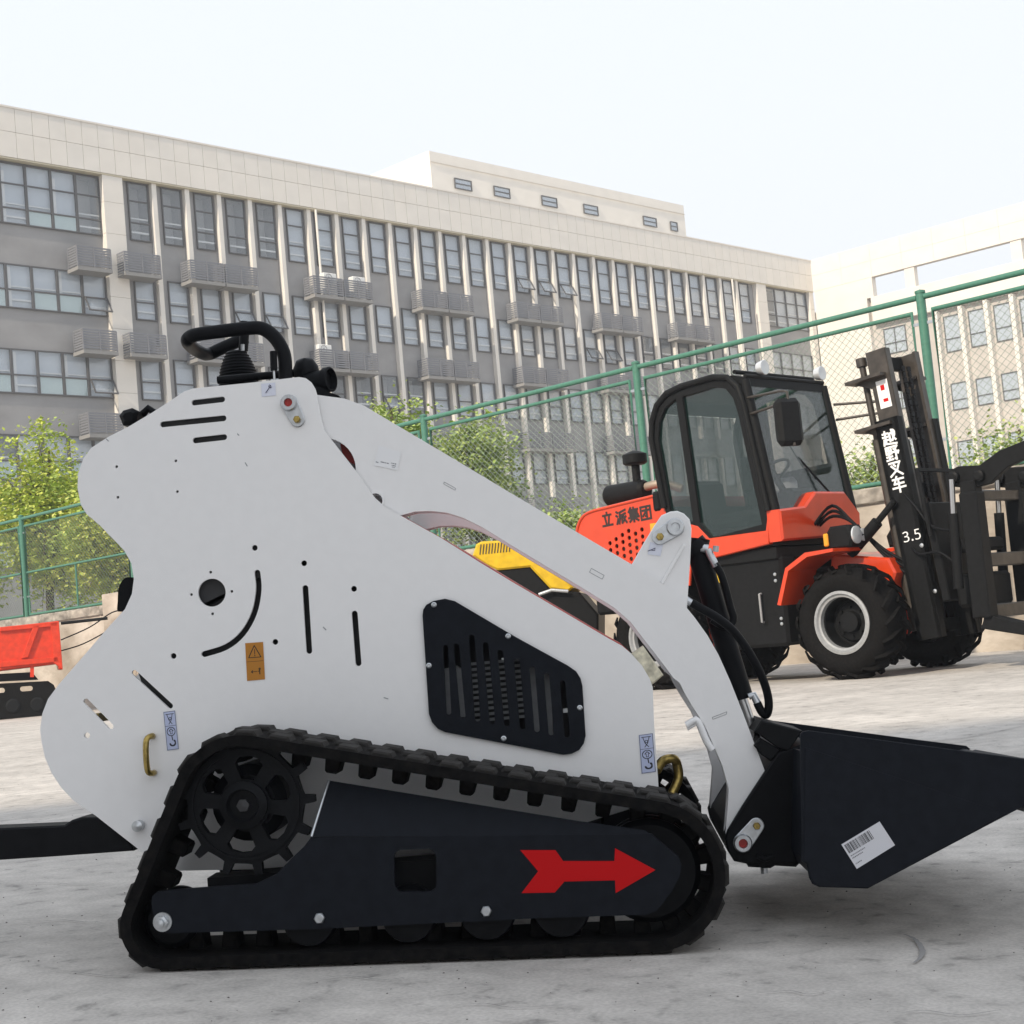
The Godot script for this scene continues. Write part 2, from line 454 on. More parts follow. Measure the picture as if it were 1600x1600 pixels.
func make_shade_building():
	# added hall out of the picture, sized to keep the near yard in shade
	var o = thing("added_shade_hall", "added tall pale grey hall, unseen behind the photographer, that shades the yard", "building", Vector3(-11.0, 0, 15))
	var b = MB.new(); b.box(Vector3(0, 7, 0), Vector3(11, 14, 14), 0.0)
	part("wall", b, mat("shade_hall_cladding", lin(0.62, 0.61, 0.6), 0.7), o)
	b = MB.new(); b.box(Vector3(0, 14.1, 0), Vector3(11.2, 0.2, 14.2), 0.0); part("roof", b, M.slab_gray, o)
	b = MB.new(); b.box(Vector3(0, 2.2, -7.03), Vector3(4.0, 4.4, 0.06), 0.0); part("door", b, M.louvre_gray, o)

# ---------- the office building: local x runs along the left wing to the inner corner, z comes out of its front ----------
var office
func window_shape(called, x0, x1, y0, y1, z, splits_y, splits_x, parent, look, open_leaf = false, side = false, deep = 0.14):
	# frame, panes and what hangs behind them; splits are fractions where bars run
	var w := Node3D.new()
	w.name = called
	parent.add_child(w, true)
	w.position = Vector3(x0, y0, z)
	if side: w.position = Vector3(z, y0, x0); w.rotation.y = -PI / 2
	var W = x1 - x0; var H = y1 - y0; var f = 0.055
	if side: deep = 0.03
	var key = "%.2f %.2f %s %s %.2f" % [W, H, splits_y, splits_x, deep]
	if not shared.has(key):
		var fb = MB.new(); var pb = MB.new()
		fb.box(Vector3(W / 2, f / 2, 0), Vector3(W, f, 0.08)); fb.box(Vector3(W / 2, H - f / 2, 0), Vector3(W, f, 0.08))
		fb.box(Vector3(f / 2, H / 2, 0), Vector3(f, H - 2 * f, 0.08)); fb.box(Vector3(W - f / 2, H / 2, 0), Vector3(f, H - 2 * f, 0.08))
		for s in splits_y: fb.box(Vector3(W / 2, H * s, 0), Vector3(W - 2 * f, 0.06, 0.07))
		for s in splits_x: fb.box(Vector3(W * s, H / 2, 0), Vector3(0.06, H - 2 * f, 0.074))
		pb.box(Vector3(W / 2, H / 2, -0.005), Vector3(W - f, H - f, 0.012))
		shared[key] = [fb.mesh(), pb.mesh()]
		var bb = MB.new(); bb.box(Vector3(W / 2, H / 2, -deep), Vector3(W - 0.02, H - 0.02, 0.008)); shared[key].append(bb.mesh())
		bb = MB.new(); bb.box(Vector3(W / 2, H * splits_y[0] * 0.48, -0.07), Vector3(W - 0.14, 0.08, 0.08)); shared[key].append(bb.mesh())
		bb = MB.new(); bb.box(Vector3(W / 2, H * (splits_y[0] + 0.08), -0.07), Vector3(W - 0.14, 0.06, 0.06)); shared[key].append(bb.mesh())
	inst("frame", shared[key][0], M.frame_gray, w)
	inst("pane", shared[key][1], M.pane_glass, w)
	if look % 7 or deep < 0.1: inst("blind", shared[key][2], M.blind, w)
	if deep < 0.1: return w
	inst("inner_sill", shared[key][3], M.room_white, w)
	if look % 4 != 1: inst("inner_rail", shared[key][4], M.room_white, w)
	if open_leaf:
		var lb = MB.new()
		var h2 = H * splits_y[0]
		var xf = Transform3D(Basis(Vector3.RIGHT, -0.5), Vector3(0, h2, 0.06))
		lb.box(Vector3(W / 2, -h2 / 2, 0), Vector3(W - 0.1, h2 - 0.1, 0.02), 0.0, xf)
		part("open_pane", lb, M.pane_glass, w)
		var lf = MB.new()
		for e in [[W / 2, -0.03, W - 0.04, 0.06], [W / 2, -h2 + 0.05, W - 0.04, 0.06], [0.05, -h2 / 2, 0.06, h2 - 0.1], [W - 0.05, -h2 / 2, 0.06, h2 - 0.1]]:
			lf.box(Vector3(e[0], e[1], 0.012), Vector3(e[2], e[3], 0.05), 0.0, xf)
		part("open_frame", lf, M.frame_gray, w)
	return w
var shared := {}
func ledge(x0, x1, y, parent):
	var l := Node3D.new()
	l.name = "equipment_ledge"
	parent.add_child(l, true)
	l.position = Vector3(x0, y, 0)
	var W = x1 - x0
	var key = "ledge %.2f" % W
	if not shared.has(key):
		var s = MB.new(); s.box(Vector3(W / 2, 0.09, 0.15), Vector3(W, 0.16, 0.9))
		var r = MB.new()
		for k in 8:
			var h = 0.28 + k * 0.115
			r.box(Vector3(W / 2, h, 0.55), Vector3(W - 0.06, 0.075, 0.025))
			r.box(Vector3(0.03, h, 0.15), Vector3(0.025, 0.075, 0.78)); r.box(Vector3(W - 0.03, h, 0.15), Vector3(0.025, 0.075, 0.78))
		for q in [[0.03, 0.56], [W - 0.03, 0.56], [W * 0.5, 0.56], [0.03, -0.2], [W - 0.03, -0.2]]: r.box(Vector3(q[0], 0.63, q[1]), Vector3(0.05, 0.93, 0.05))
		shared[key] = [s.mesh(), r.mesh()]
	inst("slab", shared[key][0], M.slab_gray, l)
	inst("louvre", shared[key][1], M.louvre_gray, l).set_meta("kind", "stuff")
func make_office():
	var o = thing("office_building", "five-storey cream and grey office block with vertical fins, in two wings behind the fence", "building", Vector3(22.8728, 0, -110.7506), deg_to_rad(45.95))
	office = o
	var b
	# walls: grey stucco behind the fins, cut by nothing; windows sit 0.05 proud of it in shallow frames
	b = MB.new(); b.box(Vector3(-38, 11.6, -7.2), Vector3(76, 23.2, 12)); part("inner_wall", b, M.room_back, o)
	for row in 6:
		var yb = 23.1 if row == 0 else (20.36 - row * 3.72 + 1.97)
		var yt = 23.2 if row == 0 else 20.36 - (row - 1) * 3.72 + 0.01
		if row == 5: yb = 0.0
		b = MB.new(); b.box(Vector3(-38, (yb + yt) / 2, -0.8), Vector3(76, yt - yb, 0.8)); part("grey_band", b, M.stucco, o)
	for row in 5:
		var y0 = 20.36 - row * 3.72
		var y1 = 23.1 if row == 0 else y0 + 1.97
		for k in 28:
			var xa = -54.65 + (k - 1) * 1.8215 - 0.215; var xb = -54.65 + k * 1.8215 - 0.21 - 1.095
			if k == 0: xa = -57.43
			if k == 27: xb = -5.745
			b = MB.new(); b.box(Vector3((xa + xb) / 2, (y0 + y1) / 2, -0.8), Vector3(xb - xa, y1 - y0, 0.798)); part("grey_pier", b, M.stucco, o)
		b = MB.new(); b.box(Vector3(-70.9, (y0 + y1) / 2, -0.8), Vector3(10.2, y1 - y0, 0.798)); b.box(Vector3(-0.28, (y0 + y1) / 2, -0.8), Vector3(0.5, y1 - y0, 0.798)); part("grey_pier", b, M.stucco, o)
	b = MB.new(); b.box(Vector3(-38, 24.3, -6.1), Vector3(76, 2.2, 12)); part("parapet_core", b, M.joint_dark, o)
	b = MB.new(); b.box(Vector3(-38, 23.17, -0.2), Vector3(75.9, 0.06, 0.38)); part("soffit", b, mat("soffit_cream", lin(0.6, 0.54, 0.4), 0.8), o)
	# parapet panels, two courses
	var pw = 0.81
	var pm = MB.new(); pm.box(Vector3(0, 0, 0), Vector3(pw - 0.014, 1.13, 0.12), 0.006)
	var pmesh = pm.mesh()
	for i in 94:
		for j in 2:
			inst("cladding_panel", pmesh, M.cream_panel if rng.randf() < 0.55 else M.cream_panel_b, o, Vector3(-0.42 - i * pw, 23.78 + j * 1.145, -0.05))
	b = MB.new(); b.box(Vector3(-38, 25.46, -6.05), Vector3(76.2, 0.08, 12.2)); part("coping", b, M.cream_panel, o)
	# piers and fins
	for q in [[-56.9, 1.04], [-6.4, 1.1], [-0.3, 0.5], [-75.5, 1.0]]:
		for k in 16:
			b = MB.new(); b.box(Vector3(q[0], 0.73 + k * 1.46, -0.22), Vector3(q[1], 1.45, 0.36), 0.006); part("pier_panel", b, M.cream_panel, o)
	var fm = MB.new(); fm.box(Vector3(0, 11.57, -0.26), Vector3(0.25, 23.14, 0.28), 0.01)
	var fmesh = fm.mesh()
	for k in 26: inst("fin", fmesh, M.cream_panel_b, o, Vector3(-54.65 + k * 1.8215, 0, 0))
	# windows of the fin bays
	for row in 5:
		var y0 = 20.36 - row * 3.72
		for k in 27:
			var p = -54.65 + k * 1.8215
			var tall = row == 0
			var y1 = 23.1 if tall else y0 + 1.98
			var op = (row == 0 and k in [14, 15, 16]) or (row == 1 and k in [3, 4, 17, 18]) or (row == 2 and k in [8])
			var wx1 = p - 0.21
			window_shape("window", wx1 - 1.1, wx1, y0, y1, -0.35, [0.305, 0.68] if tall else [0.42], [], o, k * 7 + row * 3 + int(k / 5.0), op)
	# wide window bands beside the piers
	for row in 5:
		var y0 = 20.36 - row * 3.72
		for k in 7:
			var x0 = -58.64 - k * 1.22
			var low = [0.26, 0.66] if row == 0 else [0.42]
			var w = window_shape("window", x0, x0 + 1.215, y0, (23.08 if row == 0 else y0 + 1.95), -0.35, low, [], o, k + row, k == 0 and row > 0)
			if k in [1, 2, 4, 5]:
				var fb = MB.new(); var hh = (2.72 if row == 0 else 1.95) * low[0]
				fb.box(Vector3(0.607, hh / 2 + 0.02, -0.022), Vector3(1.06, hh - 0.08, 0.006)); part("frosted_film", fb, M.film_aqua, w)
			if k in [1, 3, 5]:
				var cb = MB.new(); cb.box(Vector3(0.14, 1.2 if row == 0 else 0.95, -0.075), Vector3(0.2, 2.3 if row == 0 else 1.75, 0.07)); part("inner_column", cb, M.room_white, w)
		for k in 4:
			var x0 = -5.75 + k * 1.3
			window_shape("window", x0, x0 + 1.28, y0, (23.08 if row == 0 else y0 + 1.95), -0.35, [0.3, 0.66] if row == 0 else [0.42], [], o, k + row * 2)
	# ledges for equipment
	for row in 4:
		var y = 18.4 - row * 3.72
		ledge(-59.35, -57.62, y, o); ledge(-56.98, -55.05, y, o)
		for k in 6:
			var x = -53.45 + k * 7.286
			ledge(x, x + 1.9, y, o); ledge(x + 1.97, x + 3.87, y, o)
	for q in [-45.25, -9.9]:
		b = MB.new(); b.tube(p3([q, 23.1, 0.09, q, 2.0, 0.09]), 0.06, 8); part("drain_pipe", b, M.cream_panel_b, o)
	# roof house set back on the left wing
	b = MB.new(); b.box(Vector3(-16.27, 28.2, -14.05), Vector3(25.5, 5.9, 12)); part("roof_house_wall", b, M.cream_panel_b, o)
	b = MB.new(); b.box(Vector3(-16.27, 30.45, -7.99), Vector3(25.5, 0.03, 0.06)); part("roof_house_joint", b, M.joint_dark, o)
	b = MB.new(); b.box(Vector3(-29.03, 28.75, -10.4), Vector3(0.1, 0.12, 3.6)); part("roof_house_lintel", b, M.joint_dark, o)
	for q in [[-27.1, 1.5], [-23.6, 1.48], [-19.1, 1.52], [-14.9, 1.5], [-8.5, 1.5], [-5.4, 0.82]]:
		window_shape("window", q[0], q[0] + q[1], 29.02, 29.7, -7.98, [0.5], [], o, 1, false, false, 0.03)
	# right wing: front in the plane x = 0, running towards the yard
	b = MB.new(); b.box(Vector3(6.4, 10.9, 14), Vector3(12, 21.8, 44)); part("right_wing_wall", b, mat("right_wing_stucco", lin(0.58, 0.54, 0.5), 0.95, 0.0, M.stucco.albedo_texture, 0.15, null, 0.3, true), o)
	b = MB.new()
	b.box(Vector3(0.2, 10.9, 2.1), Vector3(0.4, 21.8, 4.2)); b.box(Vector3(0.25, 22.5, 2.4), Vector3(0.5, 1.4, 4.7))
	part("corner_wall", b, M.cream_panel, o)
	for i in 15:
		for j in 2:
			b = MB.new(); b.box(Vector3(0.25, 23.78 + j * 1.145, 1.2 + i * 2.4), Vector3(0.5, 1.138, 2.392), 0.006); part("cladding_panel", b, M.cream_panel, o)
	b = MB.new(); b.box(Vector3(0.3, 24.3, 18), Vector3(0.38, 2.2, 35.8)); part("beam_core", b, M.joint_dark, o)
	for q in [7.62, 15.4, 23.2, 31.0]:
		b = MB.new(); b.box(Vector3(0.3, 22.5, q), Vector3(0.45, 1.4, 0.75), 0.01); part("roof_column", b, M.cream_panel, o)
	b = MB.new(); b.box(Vector3(0.2, 20.85, 20.2), Vector3(0.42, 1.94, 31.4), 0.01); part("lower_parapet", b, M.cream_panel_b, o)
	b = MB.new(); b.box(Vector3(9.0, 22.6, 24.5), Vector3(6, 1.8, 12), 0.0); part("roof_house_wall", b, M.slab_gray, o)
	for k in 14:
		var z = 9.25 + k * 1.82
		b = MB.new(); b.box(Vector3(0.15, 9.9, z), Vector3(0.5, 19.8, 0.3), 0.01); part("fin", b, M.cream_panel, o)
		for row in 4:
			var y0 = 16.95 - row * 3.9
			window_shape("window", z + 0.32, z + 1.5, y0, y0 + (2.45 if row == 0 else 1.8), 0.36, [0.36], [], o, k + row * 2, false, true)
	for row in 4:
		window_shape("window", 5.0, 6.7, 17.7 - row * 3.9, 19.5 - row * 3.9, 0.36, [0.4], [0.5], o, row, false, true)
	# outdoor air conditioner units on three of the ledges
	for q in [[-44.9, 18.56, "white air conditioner unit on the upper ledge beside a drain pipe"], [-43.0, 18.56, "white air conditioner unit on the upper ledge, farther from the drain pipe"], [-45.6, 14.84, "white air conditioner unit on the lower ledge under the drain pipe"]]:
		var at = o.transform * Vector3(q[0], q[1], 0.2)
		var a = thing("air_conditioner_unit", q[2], "air conditioner", at, o.rotation.y, "air conditioner units on the ledges")
		b = MB.new(); b.box(Vector3(0, 0.62, 0), Vector3(0.85, 1.24, 0.36), 0.03); part("casing", b, M.appliance_white, a)
		b = MB.new(); b.lathe([Vector2(0.2, 0.17), Vector2(0.2, 0.2), Vector2(0.18, 0.2), Vector2(0.18, 0.17)], Transform3D(Basis(), Vector3(-0.1, 1.0, 0)), 24); b.lathe([Vector2(0.05, 0.17), Vector2(0.05, 0.195), Vector2(0.0, 0.195)], Transform3D(Basis(), Vector3(-0.1, 1.0, 0)), 16); part("fan_grille", b, M.gray_part, a)

# ---------- wall and fence ----------
func make_wall_and_fence():
	var turn = deg_to_rad(-45.2)
	var o = thing("boundary_wall", "stained cream boundary wall under the green mesh fence", "wall", Vector3(5.5525, 0, -17.6551), turn)
	var b = MB.new(); b.box(Vector3(-20, 0.93, -0.16), Vector3(64, 1.86, 0.3), 0.0); part("wall_face", b, M.wall_render, o)
	for k in 26:
		b = MB.new(); b.box(Vector3(10.7 - k * 2.45, 1.955, -0.16), Vector3(2.436, 0.19, 0.4), 0.015); part("coping_stone", b, M.wall_coping, o)
	for q in [-19.25, 4.0]:
		b = MB.new(); b.box(Vector3(q, 1.13, -0.12), Vector3(0.8, 2.26, 0.44), 0.015); part("pier", b, M.wall_render, o)
	# the ground behind the wall is level with its coping
	b = MB.new(); b.box(Vector3(-20, 0.6, -6.0), Vector3(90, 1.2, 11.0))
	structure(part("planted_bank", b, mat("soil", lin(0.12, 0.1, 0.075), 0.95, 0.0, M.stucco.albedo_texture, 0.5), self)).transform = Transform3D(Basis(Vector3.UP, turn), Vector3(5.5525, 0, -17.6551))
	var f = thing("mesh_fence", "green tubular chain-link fence standing on the boundary wall", "fence", Vector3(5.5525, 0, -17.6551), turn)
	var posts = []
	for k in range(-2, 9): posts.append(-0.875 - k * 4.48)
	for p in posts:
		b = MB.new(); b.tube(p3([p, 1.9, -0.16, p, 4.27, -0.16]), 0.055, 12); b.lathe([Vector2(0.062, 0), Vector2(0.062, 0.03), Vector2(0.0, 0.05)], Transform3D(Basis(Vector3.RIGHT, -PI / 2), Vector3(p, 4.26, -0.16)), 12)
		part("post", b, M.fence_green, f)
	for i in posts.size() - 1:
		var x0 = posts[i + 1] + 0.14; var x1 = posts[i] - 0.14
		b = MB.new(); b.tube(p3([posts[i + 1] + 0.05, 4.215, -0.16, posts[i] - 0.05, 4.215, -0.16]), 0.036, 10); part("top_rail", b, M.fence_green, f)
		var fr = Node3D.new(); fr.name = "fence_panel"; f.add_child(fr, true)
		b = MB.new()
		b.tube(p3([x0, 2.1, -0.16, x0, 4.04, -0.16, x1, 4.04, -0.16, x1, 2.1, -0.16]), 0.03, 8, true, true)
		part("panel_frame", b, M.fence_green, fr)
		for y in [2.5, 3.9]:
			b = MB.new()
			b.box(Vector3(x0 - 0.07, y, -0.16), Vector3(0.16, 0.035, 0.02)); b.box(Vector3(x1 + 0.07, y, -0.16), Vector3(0.16, 0.035, 0.02)); part("clamp", b, M.zinc, fr)
		if x1 < -13.5:
			b = MB.new(); b.tube(p3([x0, 3.02, -0.15, x1, 3.02, -0.15]), 0.025, 8); part("middle_rail", b, M.fence_green, fr)
			b = MB.new(); b.tube(p3([(x0 + x1) / 2, 2.1, -0.15, (x0 + x1) / 2, 3.02, -0.15]), 0.022, 8); part("middle_post", b, M.fence_green, fr)
		b = MB.new()
		var step = 0.105; var h = 1.92; var run = h * 1.12
		for dir in [1, -1]:
			var s = x0 - run
			while s < x1 + run:
				var a = Vector3(s, 2.11, -0.16 + 0.004 * dir); var c = Vector3(s + dir * run, 2.11 + h, -0.16 + 0.004 * dir)
				s += step
				var lo = clampf(((x0 if dir > 0 else x1) - a.x) / (c.x - a.x), 0, 1); var hi = clampf(((x1 if dir > 0 else x0) - a.x) / (c.x - a.x), 0, 1)
				if hi - lo > 0.01: b.tube(PackedVector3Array([a.lerp(c, lo), a.lerp(c, hi)]), 0.0033, 3, false)
		var w = part("wire_mesh", b, M.wire_green, fr)
		w.set_meta("kind", "stuff")

# ---------- trees ----------
func make_tree(called, label, at, height, crown_y, rx, ry, clumps, leaves, size, cols, m, group):
	var t = thing(called, label, "tree", at, rng.randf() * TAU, group)
	var tb = MB.new()
	var lean = Vector3(rng.randf_range(-0.2, 0.2), 0, rng.randf_range(-0.2, 0.2))
	tb.tube(spline(PackedVector3Array([Vector3(0, -0.05, 0), Vector3(0.03, crown_y * 0.4, 0.02), lean * 0.5 + Vector3(0, crown_y, 0), lean + Vector3(0, crown_y + ry * 0.75, 0)]), 4), PackedFloat32Array([0.13, 0.12, 0.11, 0.1, 0.1, 0.095, 0.09, 0.085, 0.08, 0.06, 0.05, 0.035, 0.02]), 8)
	var lb = MB.new()
	for i in clumps:
		var d = Vector3(rng.randfn(), rng.randfn() * 0.9, rng.randfn()).normalized()
		var rad = pow(rng.randf(), 0.45) * (0.78 + 0.32 * sin(d.x * 5.0 + at.x) * cos(d.y * 6.0 + d.z * 4.0))
		var c = lean + Vector3(d.x * rx * rad, crown_y + d.y * ry * rad, d.z * rx * rad)
		if i % 3 == 0:
			var s = lean * 0.6 + Vector3(0, lerpf(crown_y - ry * 0.5, crown_y + ry * 0.4, rng.randf()), 0)
			tb.tube(spline(PackedVector3Array([s, s.lerp(c, 0.5) + Vector3(0, -0.12, 0), c]), 3), PackedFloat32Array([0.03, 0.026, 0.022, 0.018, 0.014, 0.01, 0.005]), 4)
		var spread = rng.randf_range(0.1, 0.3)
		var base = cols[rng.randi() % cols.size()]
		for j in leaves:
			var p = c + Vector3(rng.randfn(), rng.randfn() * 0.7, rng.randfn()) * spread
			var a = Basis(Vector3.UP, rng.randf() * TAU) * Basis(Vector3.RIGHT, rng.randf_range(-0.9, 0.9)) * Basis(Vector3.FORWARD, rng.randf_range(-0.7, 0.7))
			var L = size * rng.randf_range(0.6, 1.25); var W = L * 0.42
			var tip = p + a * Vector3(0, 0.1 * L, L); var l = p + a * Vector3(-W, 0.12 * L, L * 0.5); var r = p + a * Vector3(W, 0.12 * L, L * 0.5)
			lb.tri(p, r, tip); lb.tri(p, tip, l)
			var k = rng.randf_range(0.82, 1.15)
			var cc = Color(base.r * k, base.g * k * rng.randf_range(0.94, 1.06), base.b * k)
			for q in 6: lb.col.append(cc)
	part("trunk", tb, M.bark, t)
	part("crown", lb, m, t)
func make_trees():
	var yel = [Color(0.48, 0.56, 0.1), Color(0.55, 0.6, 0.12), Color(0.4, 0.49, 0.09), Color(0.58, 0.58, 0.15), Color(0.32, 0.42, 0.08)]
	var grn = [Color(0.32, 0.41, 0.12), Color(0.38, 0.47, 0.14), Color(0.25, 0.34, 0.1), Color(0.44, 0.5, 0.17)]
	var g = "trees and shrubs growing behind the fence"
	make_tree("young_tree", "yellow-green young tree behind the fence above the red dumper", Vector3(-11.3, 1.15, -38.0), 6.0, 3.3, 1.7, 2.4, 520, 44, 0.11, yel, M.leaf_yellow, g)
	make_tree("young_tree", "yellow-green tree behind the fence, half hidden by the loader's tail", Vector3(-9.0, 1.15, -35.5), 4.6, 2.5, 1.4, 1.8, 340, 44, 0.11, yel, M.leaf_yellow, g)
	make_tree("young_tree", "yellow-green tree behind the fence at the dumper's far end", Vector3(-13.9, 1.15, -38.6), 5.4, 2.9, 1.5, 2.2, 360, 40, 0.11, yel, M.leaf_yellow, g)
	make_tree("young_tree", "green tree behind the fence just above the loader's lift arm", Vector3(-1.85, 1.15, -28.0), 5.0, 2.6, 0.95, 1.6, 360, 40, 0.09, grn, M.leaf_green, g)
	make_tree("young_tree", "low green tree behind the fence left of the forklift's muffler", Vector3(-0.6, 1.15, -27.2), 4.2, 2.3, 0.85, 1.25, 320, 40, 0.085, grn, M.leaf_green, g)
	for q in [[5.4, -23.6, 1.55, 0.8, "round shrub behind the wall next to the forklift's windscreen"], [7.7, -23.5, 1.75, 1.0, "round shrub behind the wall seen between the mast rails"], [8.7, -22.0, 1.7, 0.95, "pale green shrub behind the wall right of the forklift mast"], [9.6, -23.6, 1.9, 1.2, "taller pale shrub behind the wall above the clamp arm"], [0.75, -23.3, 1.0, 0.5, "small shrub behind the wall beside the forklift's hood"]]:
		make_tree("shrub", q[4], Vector3(q[0], 1.15, q[1]), q[2], q[2] * 0.55 + 0.3, q[3], q[2] * 0.5, 190, 34, 0.07, grn, M.leaf_green, g)

# ---------- strokes of the painted characters, on a 10 x 10 grid ----------
const STROKES = {
	"立": [5, 9.8, 5, 8.6, 1.5, 8, 8.5, 8, 3.2, 6.8, 4, 2.2, 6.8, 6.8, 5.8, 2, 0.8, 1.2, 9.2, 1.2],
	"派": [1, 9, 2, 8.2, 0.6, 6.5, 1.6, 5.8, 0.8, 1, 2.2, 4.2, 8.8, 9.4, 3.8, 8.2, 3.8, 8.2, 3.6, 4, 3.6, 4, 2.8, 1, 8.6, 7, 5.2, 6.2, 5.4, 6.4, 5.4, 1.2, 5.4, 1.2, 6.6, 2.2, 6.6, 6.2, 7.4, 3.5, 7.4, 3.5, 9.2, 1, 8.8, 5, 7.4, 3.8],
	"集": [3, 9.8, 1, 7.2, 2.2, 8.2, 2.2, 4.4, 5.2, 9.6, 5.6, 8.6, 2.2, 8.2, 8.8, 8.2, 2.4, 7, 8.2, 7, 2.4, 5.8, 8.2, 5.8, 2.2, 4.5, 9, 4.5, 5.4, 8.2, 5.4, 4.5, 0.8, 3.2, 9.4, 3.2, 5, 4.2, 5, 0.4, 4.8, 3, 1.4, 0.8, 5.2, 3, 8.8, 0.8],
	"团": [1, 9, 1, 0.6, 9, 9, 9, 0.6, 1, 9, 9, 9, 1, 0.8, 9, 0.8, 2.6, 6.6, 7.6, 6.6, 5.8, 8.2, 5.8, 2.4, 5.8, 2.4, 4.8, 2.8, 5.6, 6.2, 2.6, 3],
	"越": [2.4, 9.4, 2.4, 5.6, 0.8, 8, 4.2, 8, 0.6, 6, 4.6, 6, 2.5, 6, 2.5, 2, 2.5, 4, 4.2, 4, 1.4, 4.4, 0.8, 1, 1.2, 1.8, 9.4, 0.8, 5, 7.6, 9.2, 7.6, 5.6, 7.6, 5.4, 2.8, 5.4, 2.8, 6.8, 3.6, 7.2, 9.6, 7.8, 4.6, 7.8, 4.6, 9.2, 3.2, 9, 6.4, 7, 3, 8.4, 9.2, 9, 8.4],
	"野": [1, 9, 1, 5, 4.4, 9, 4.4, 5, 1, 9, 4.4, 9, 1, 7, 4.4, 7, 1, 5, 4.4, 5, 2.7, 9, 2.7, 1.4, 0.9, 3.2, 4.6, 3.2, 0.6, 1.2, 4.8, 1.4, 5.4, 9, 8.8, 9, 8.8, 9, 7.2, 7.2, 6.2, 7.6, 7.6, 6.4, 5.2, 5.6, 9.4, 5.6, 9.4, 5.6, 8.8, 4.4, 7.4, 5.6, 7.4, 1, 7.4, 1, 6.4, 1.6],
	"叉": [1.2, 8.8, 8.6, 8.8, 8.4, 8.8, 6, 4.2, 6, 4.2, 1, 0.8, 2.4, 7, 5.2, 4, 5.2, 4, 9.2, 0.8, 4.2, 7.6, 5.2, 6.6],
	"车": [1.4, 8.2, 8.8, 8.2, 4.4, 9.8, 2.2, 5.4, 2.2, 5.4, 8.6, 5.4, 0.8, 3, 9.4, 3, 5.2, 7, 5.2, 0.2]}
func character(ch, center, right, up, size, w, z, m, parent):
	# strokes as thin raised bars on the plane at z; right and up are Vector2 in that plane
	var b = MB.new()
	var s = STROKES[ch]
	for i in range(0, s.size(), 4):
		var a = center + (right * (s[i] - 5) + up * (s[i + 1] - 5)) * size / 10.0
		var c = center + (right * (s[i + 2] - 5) + up * (s[i + 3] - 5)) * size / 10.0
		var d = (c - a).normalized(); var p = Vector2(-d.y, d.x) * w * 0.5
		var zz = z + 0.0002 * (i / 4)
		a -= d * w * 0.4; c += d * w * 0.4
		b.prism(PackedVector2Array([a - p, c - p, c + p, a + p]), zz - 0.003, zz + 0.001)
	return part("painted_character", b, m, parent)

var lug_mesh
func wheel(parent, x, z, side):
	var w := Node3D.new()
	w.name = "wheel"
	parent.add_child(w, true)
	w.position = Vector3(x, 0.515, z)
	w.rotation.y = 0.0 if side > 0 else PI
	var b = MB.new()
	b.lathe([Vector2(0.28, -0.16), Vector2(0.31, -0.195), Vector2(0.39, -0.205), Vector2(0.455, -0.18), Vector2(0.482, -0.12), Vector2(0.49, 0.0), Vector2(0.482, 0.12), Vector2(0.455, 0.18), Vector2(0.39, 0.205), Vector2(0.31, 0.195), Vector2(0.28, 0.16)], Transform3D(), 48, true)
	part("tyre", b, M.rubber, w)
	if lug_mesh == null:
		var l = MB.new()
		var pts = [Vector3(0.01, 0.492, 0.0), Vector3(0.045, 0.492, 0.07), Vector3(0.1, 0.474, 0.15), Vector3(0.145, 0.43, 0.2)]
		for i in 3:
			var a = pts[i]; var c = pts[i + 1]
			var wd = 0.024
			var up_a = Vector3(a.x, a.y, 0).normalized() * 0.034; var up_c = Vector3(c.x, c.y, 0).normalized() * (0.034 if i < 2 else 0.02)
			var s = Vector3(wd, 0, -wd * 0.5)
			var q = [a - s, c - s, c + s, a + s]
			var tq = [a - s * 0.75 + up_a, c - s * 0.75 + up_c, c + s * 0.75 + up_c, a + s * 0.75 + up_a]
			l.quad(tq[0], tq[1], tq[2], tq[3]); l.quad(tq[3], tq[2], tq[1], tq[0])
			for k in 4: l.quad(q[k], q[(k + 1) % 4], tq[(k + 1) % 4], tq[k])
		lug_mesh = l.mesh()
	for k in 18:
		for s in [1, -1]:
			var g = inst("tread_lug", lug_mesh, M.rubber, w)
			g.rotation.z = TAU * (k + (0.5 if s < 0 else 0.0)) / 18
			if s < 0: g.scale.z = -1.0
	b = MB.new()
	b.lathe([Vector2(0.285, 0.14), Vector2(0.288, 0.185), Vector2(0.262, 0.19), Vector2(0.25, 0.17), Vector2(0.232, 0.165), Vector2(0.228, 0.12)], Transform3D(), 48)
	part("rim", b, M.rim_silver, w)
	b = MB.new()
	b.lathe([Vector2(0.23, 0.122), Vector2(0.22, 0.11), Vector2(0.216, -0.03), Vector2(0.19, -0.03), Vector2(0.17, 0.0), Vector2(0.1, 0.01), Vector2(0.09, 0.06), Vector2(0.0, 0.065)], Transform3D(), 32)
	for k in 8: b.cyl(Vector3(cos(TAU * k / 8), sin(TAU * k / 8), 0) * 0.135 + Vector3(0, 0, 0), Vector3(cos(TAU * k / 8), sin(TAU * k / 8), 0) * 0.135 + Vector3(0, 0, 0.03), 0.014, 6)
	part("hub", b, M.machine_black, w)

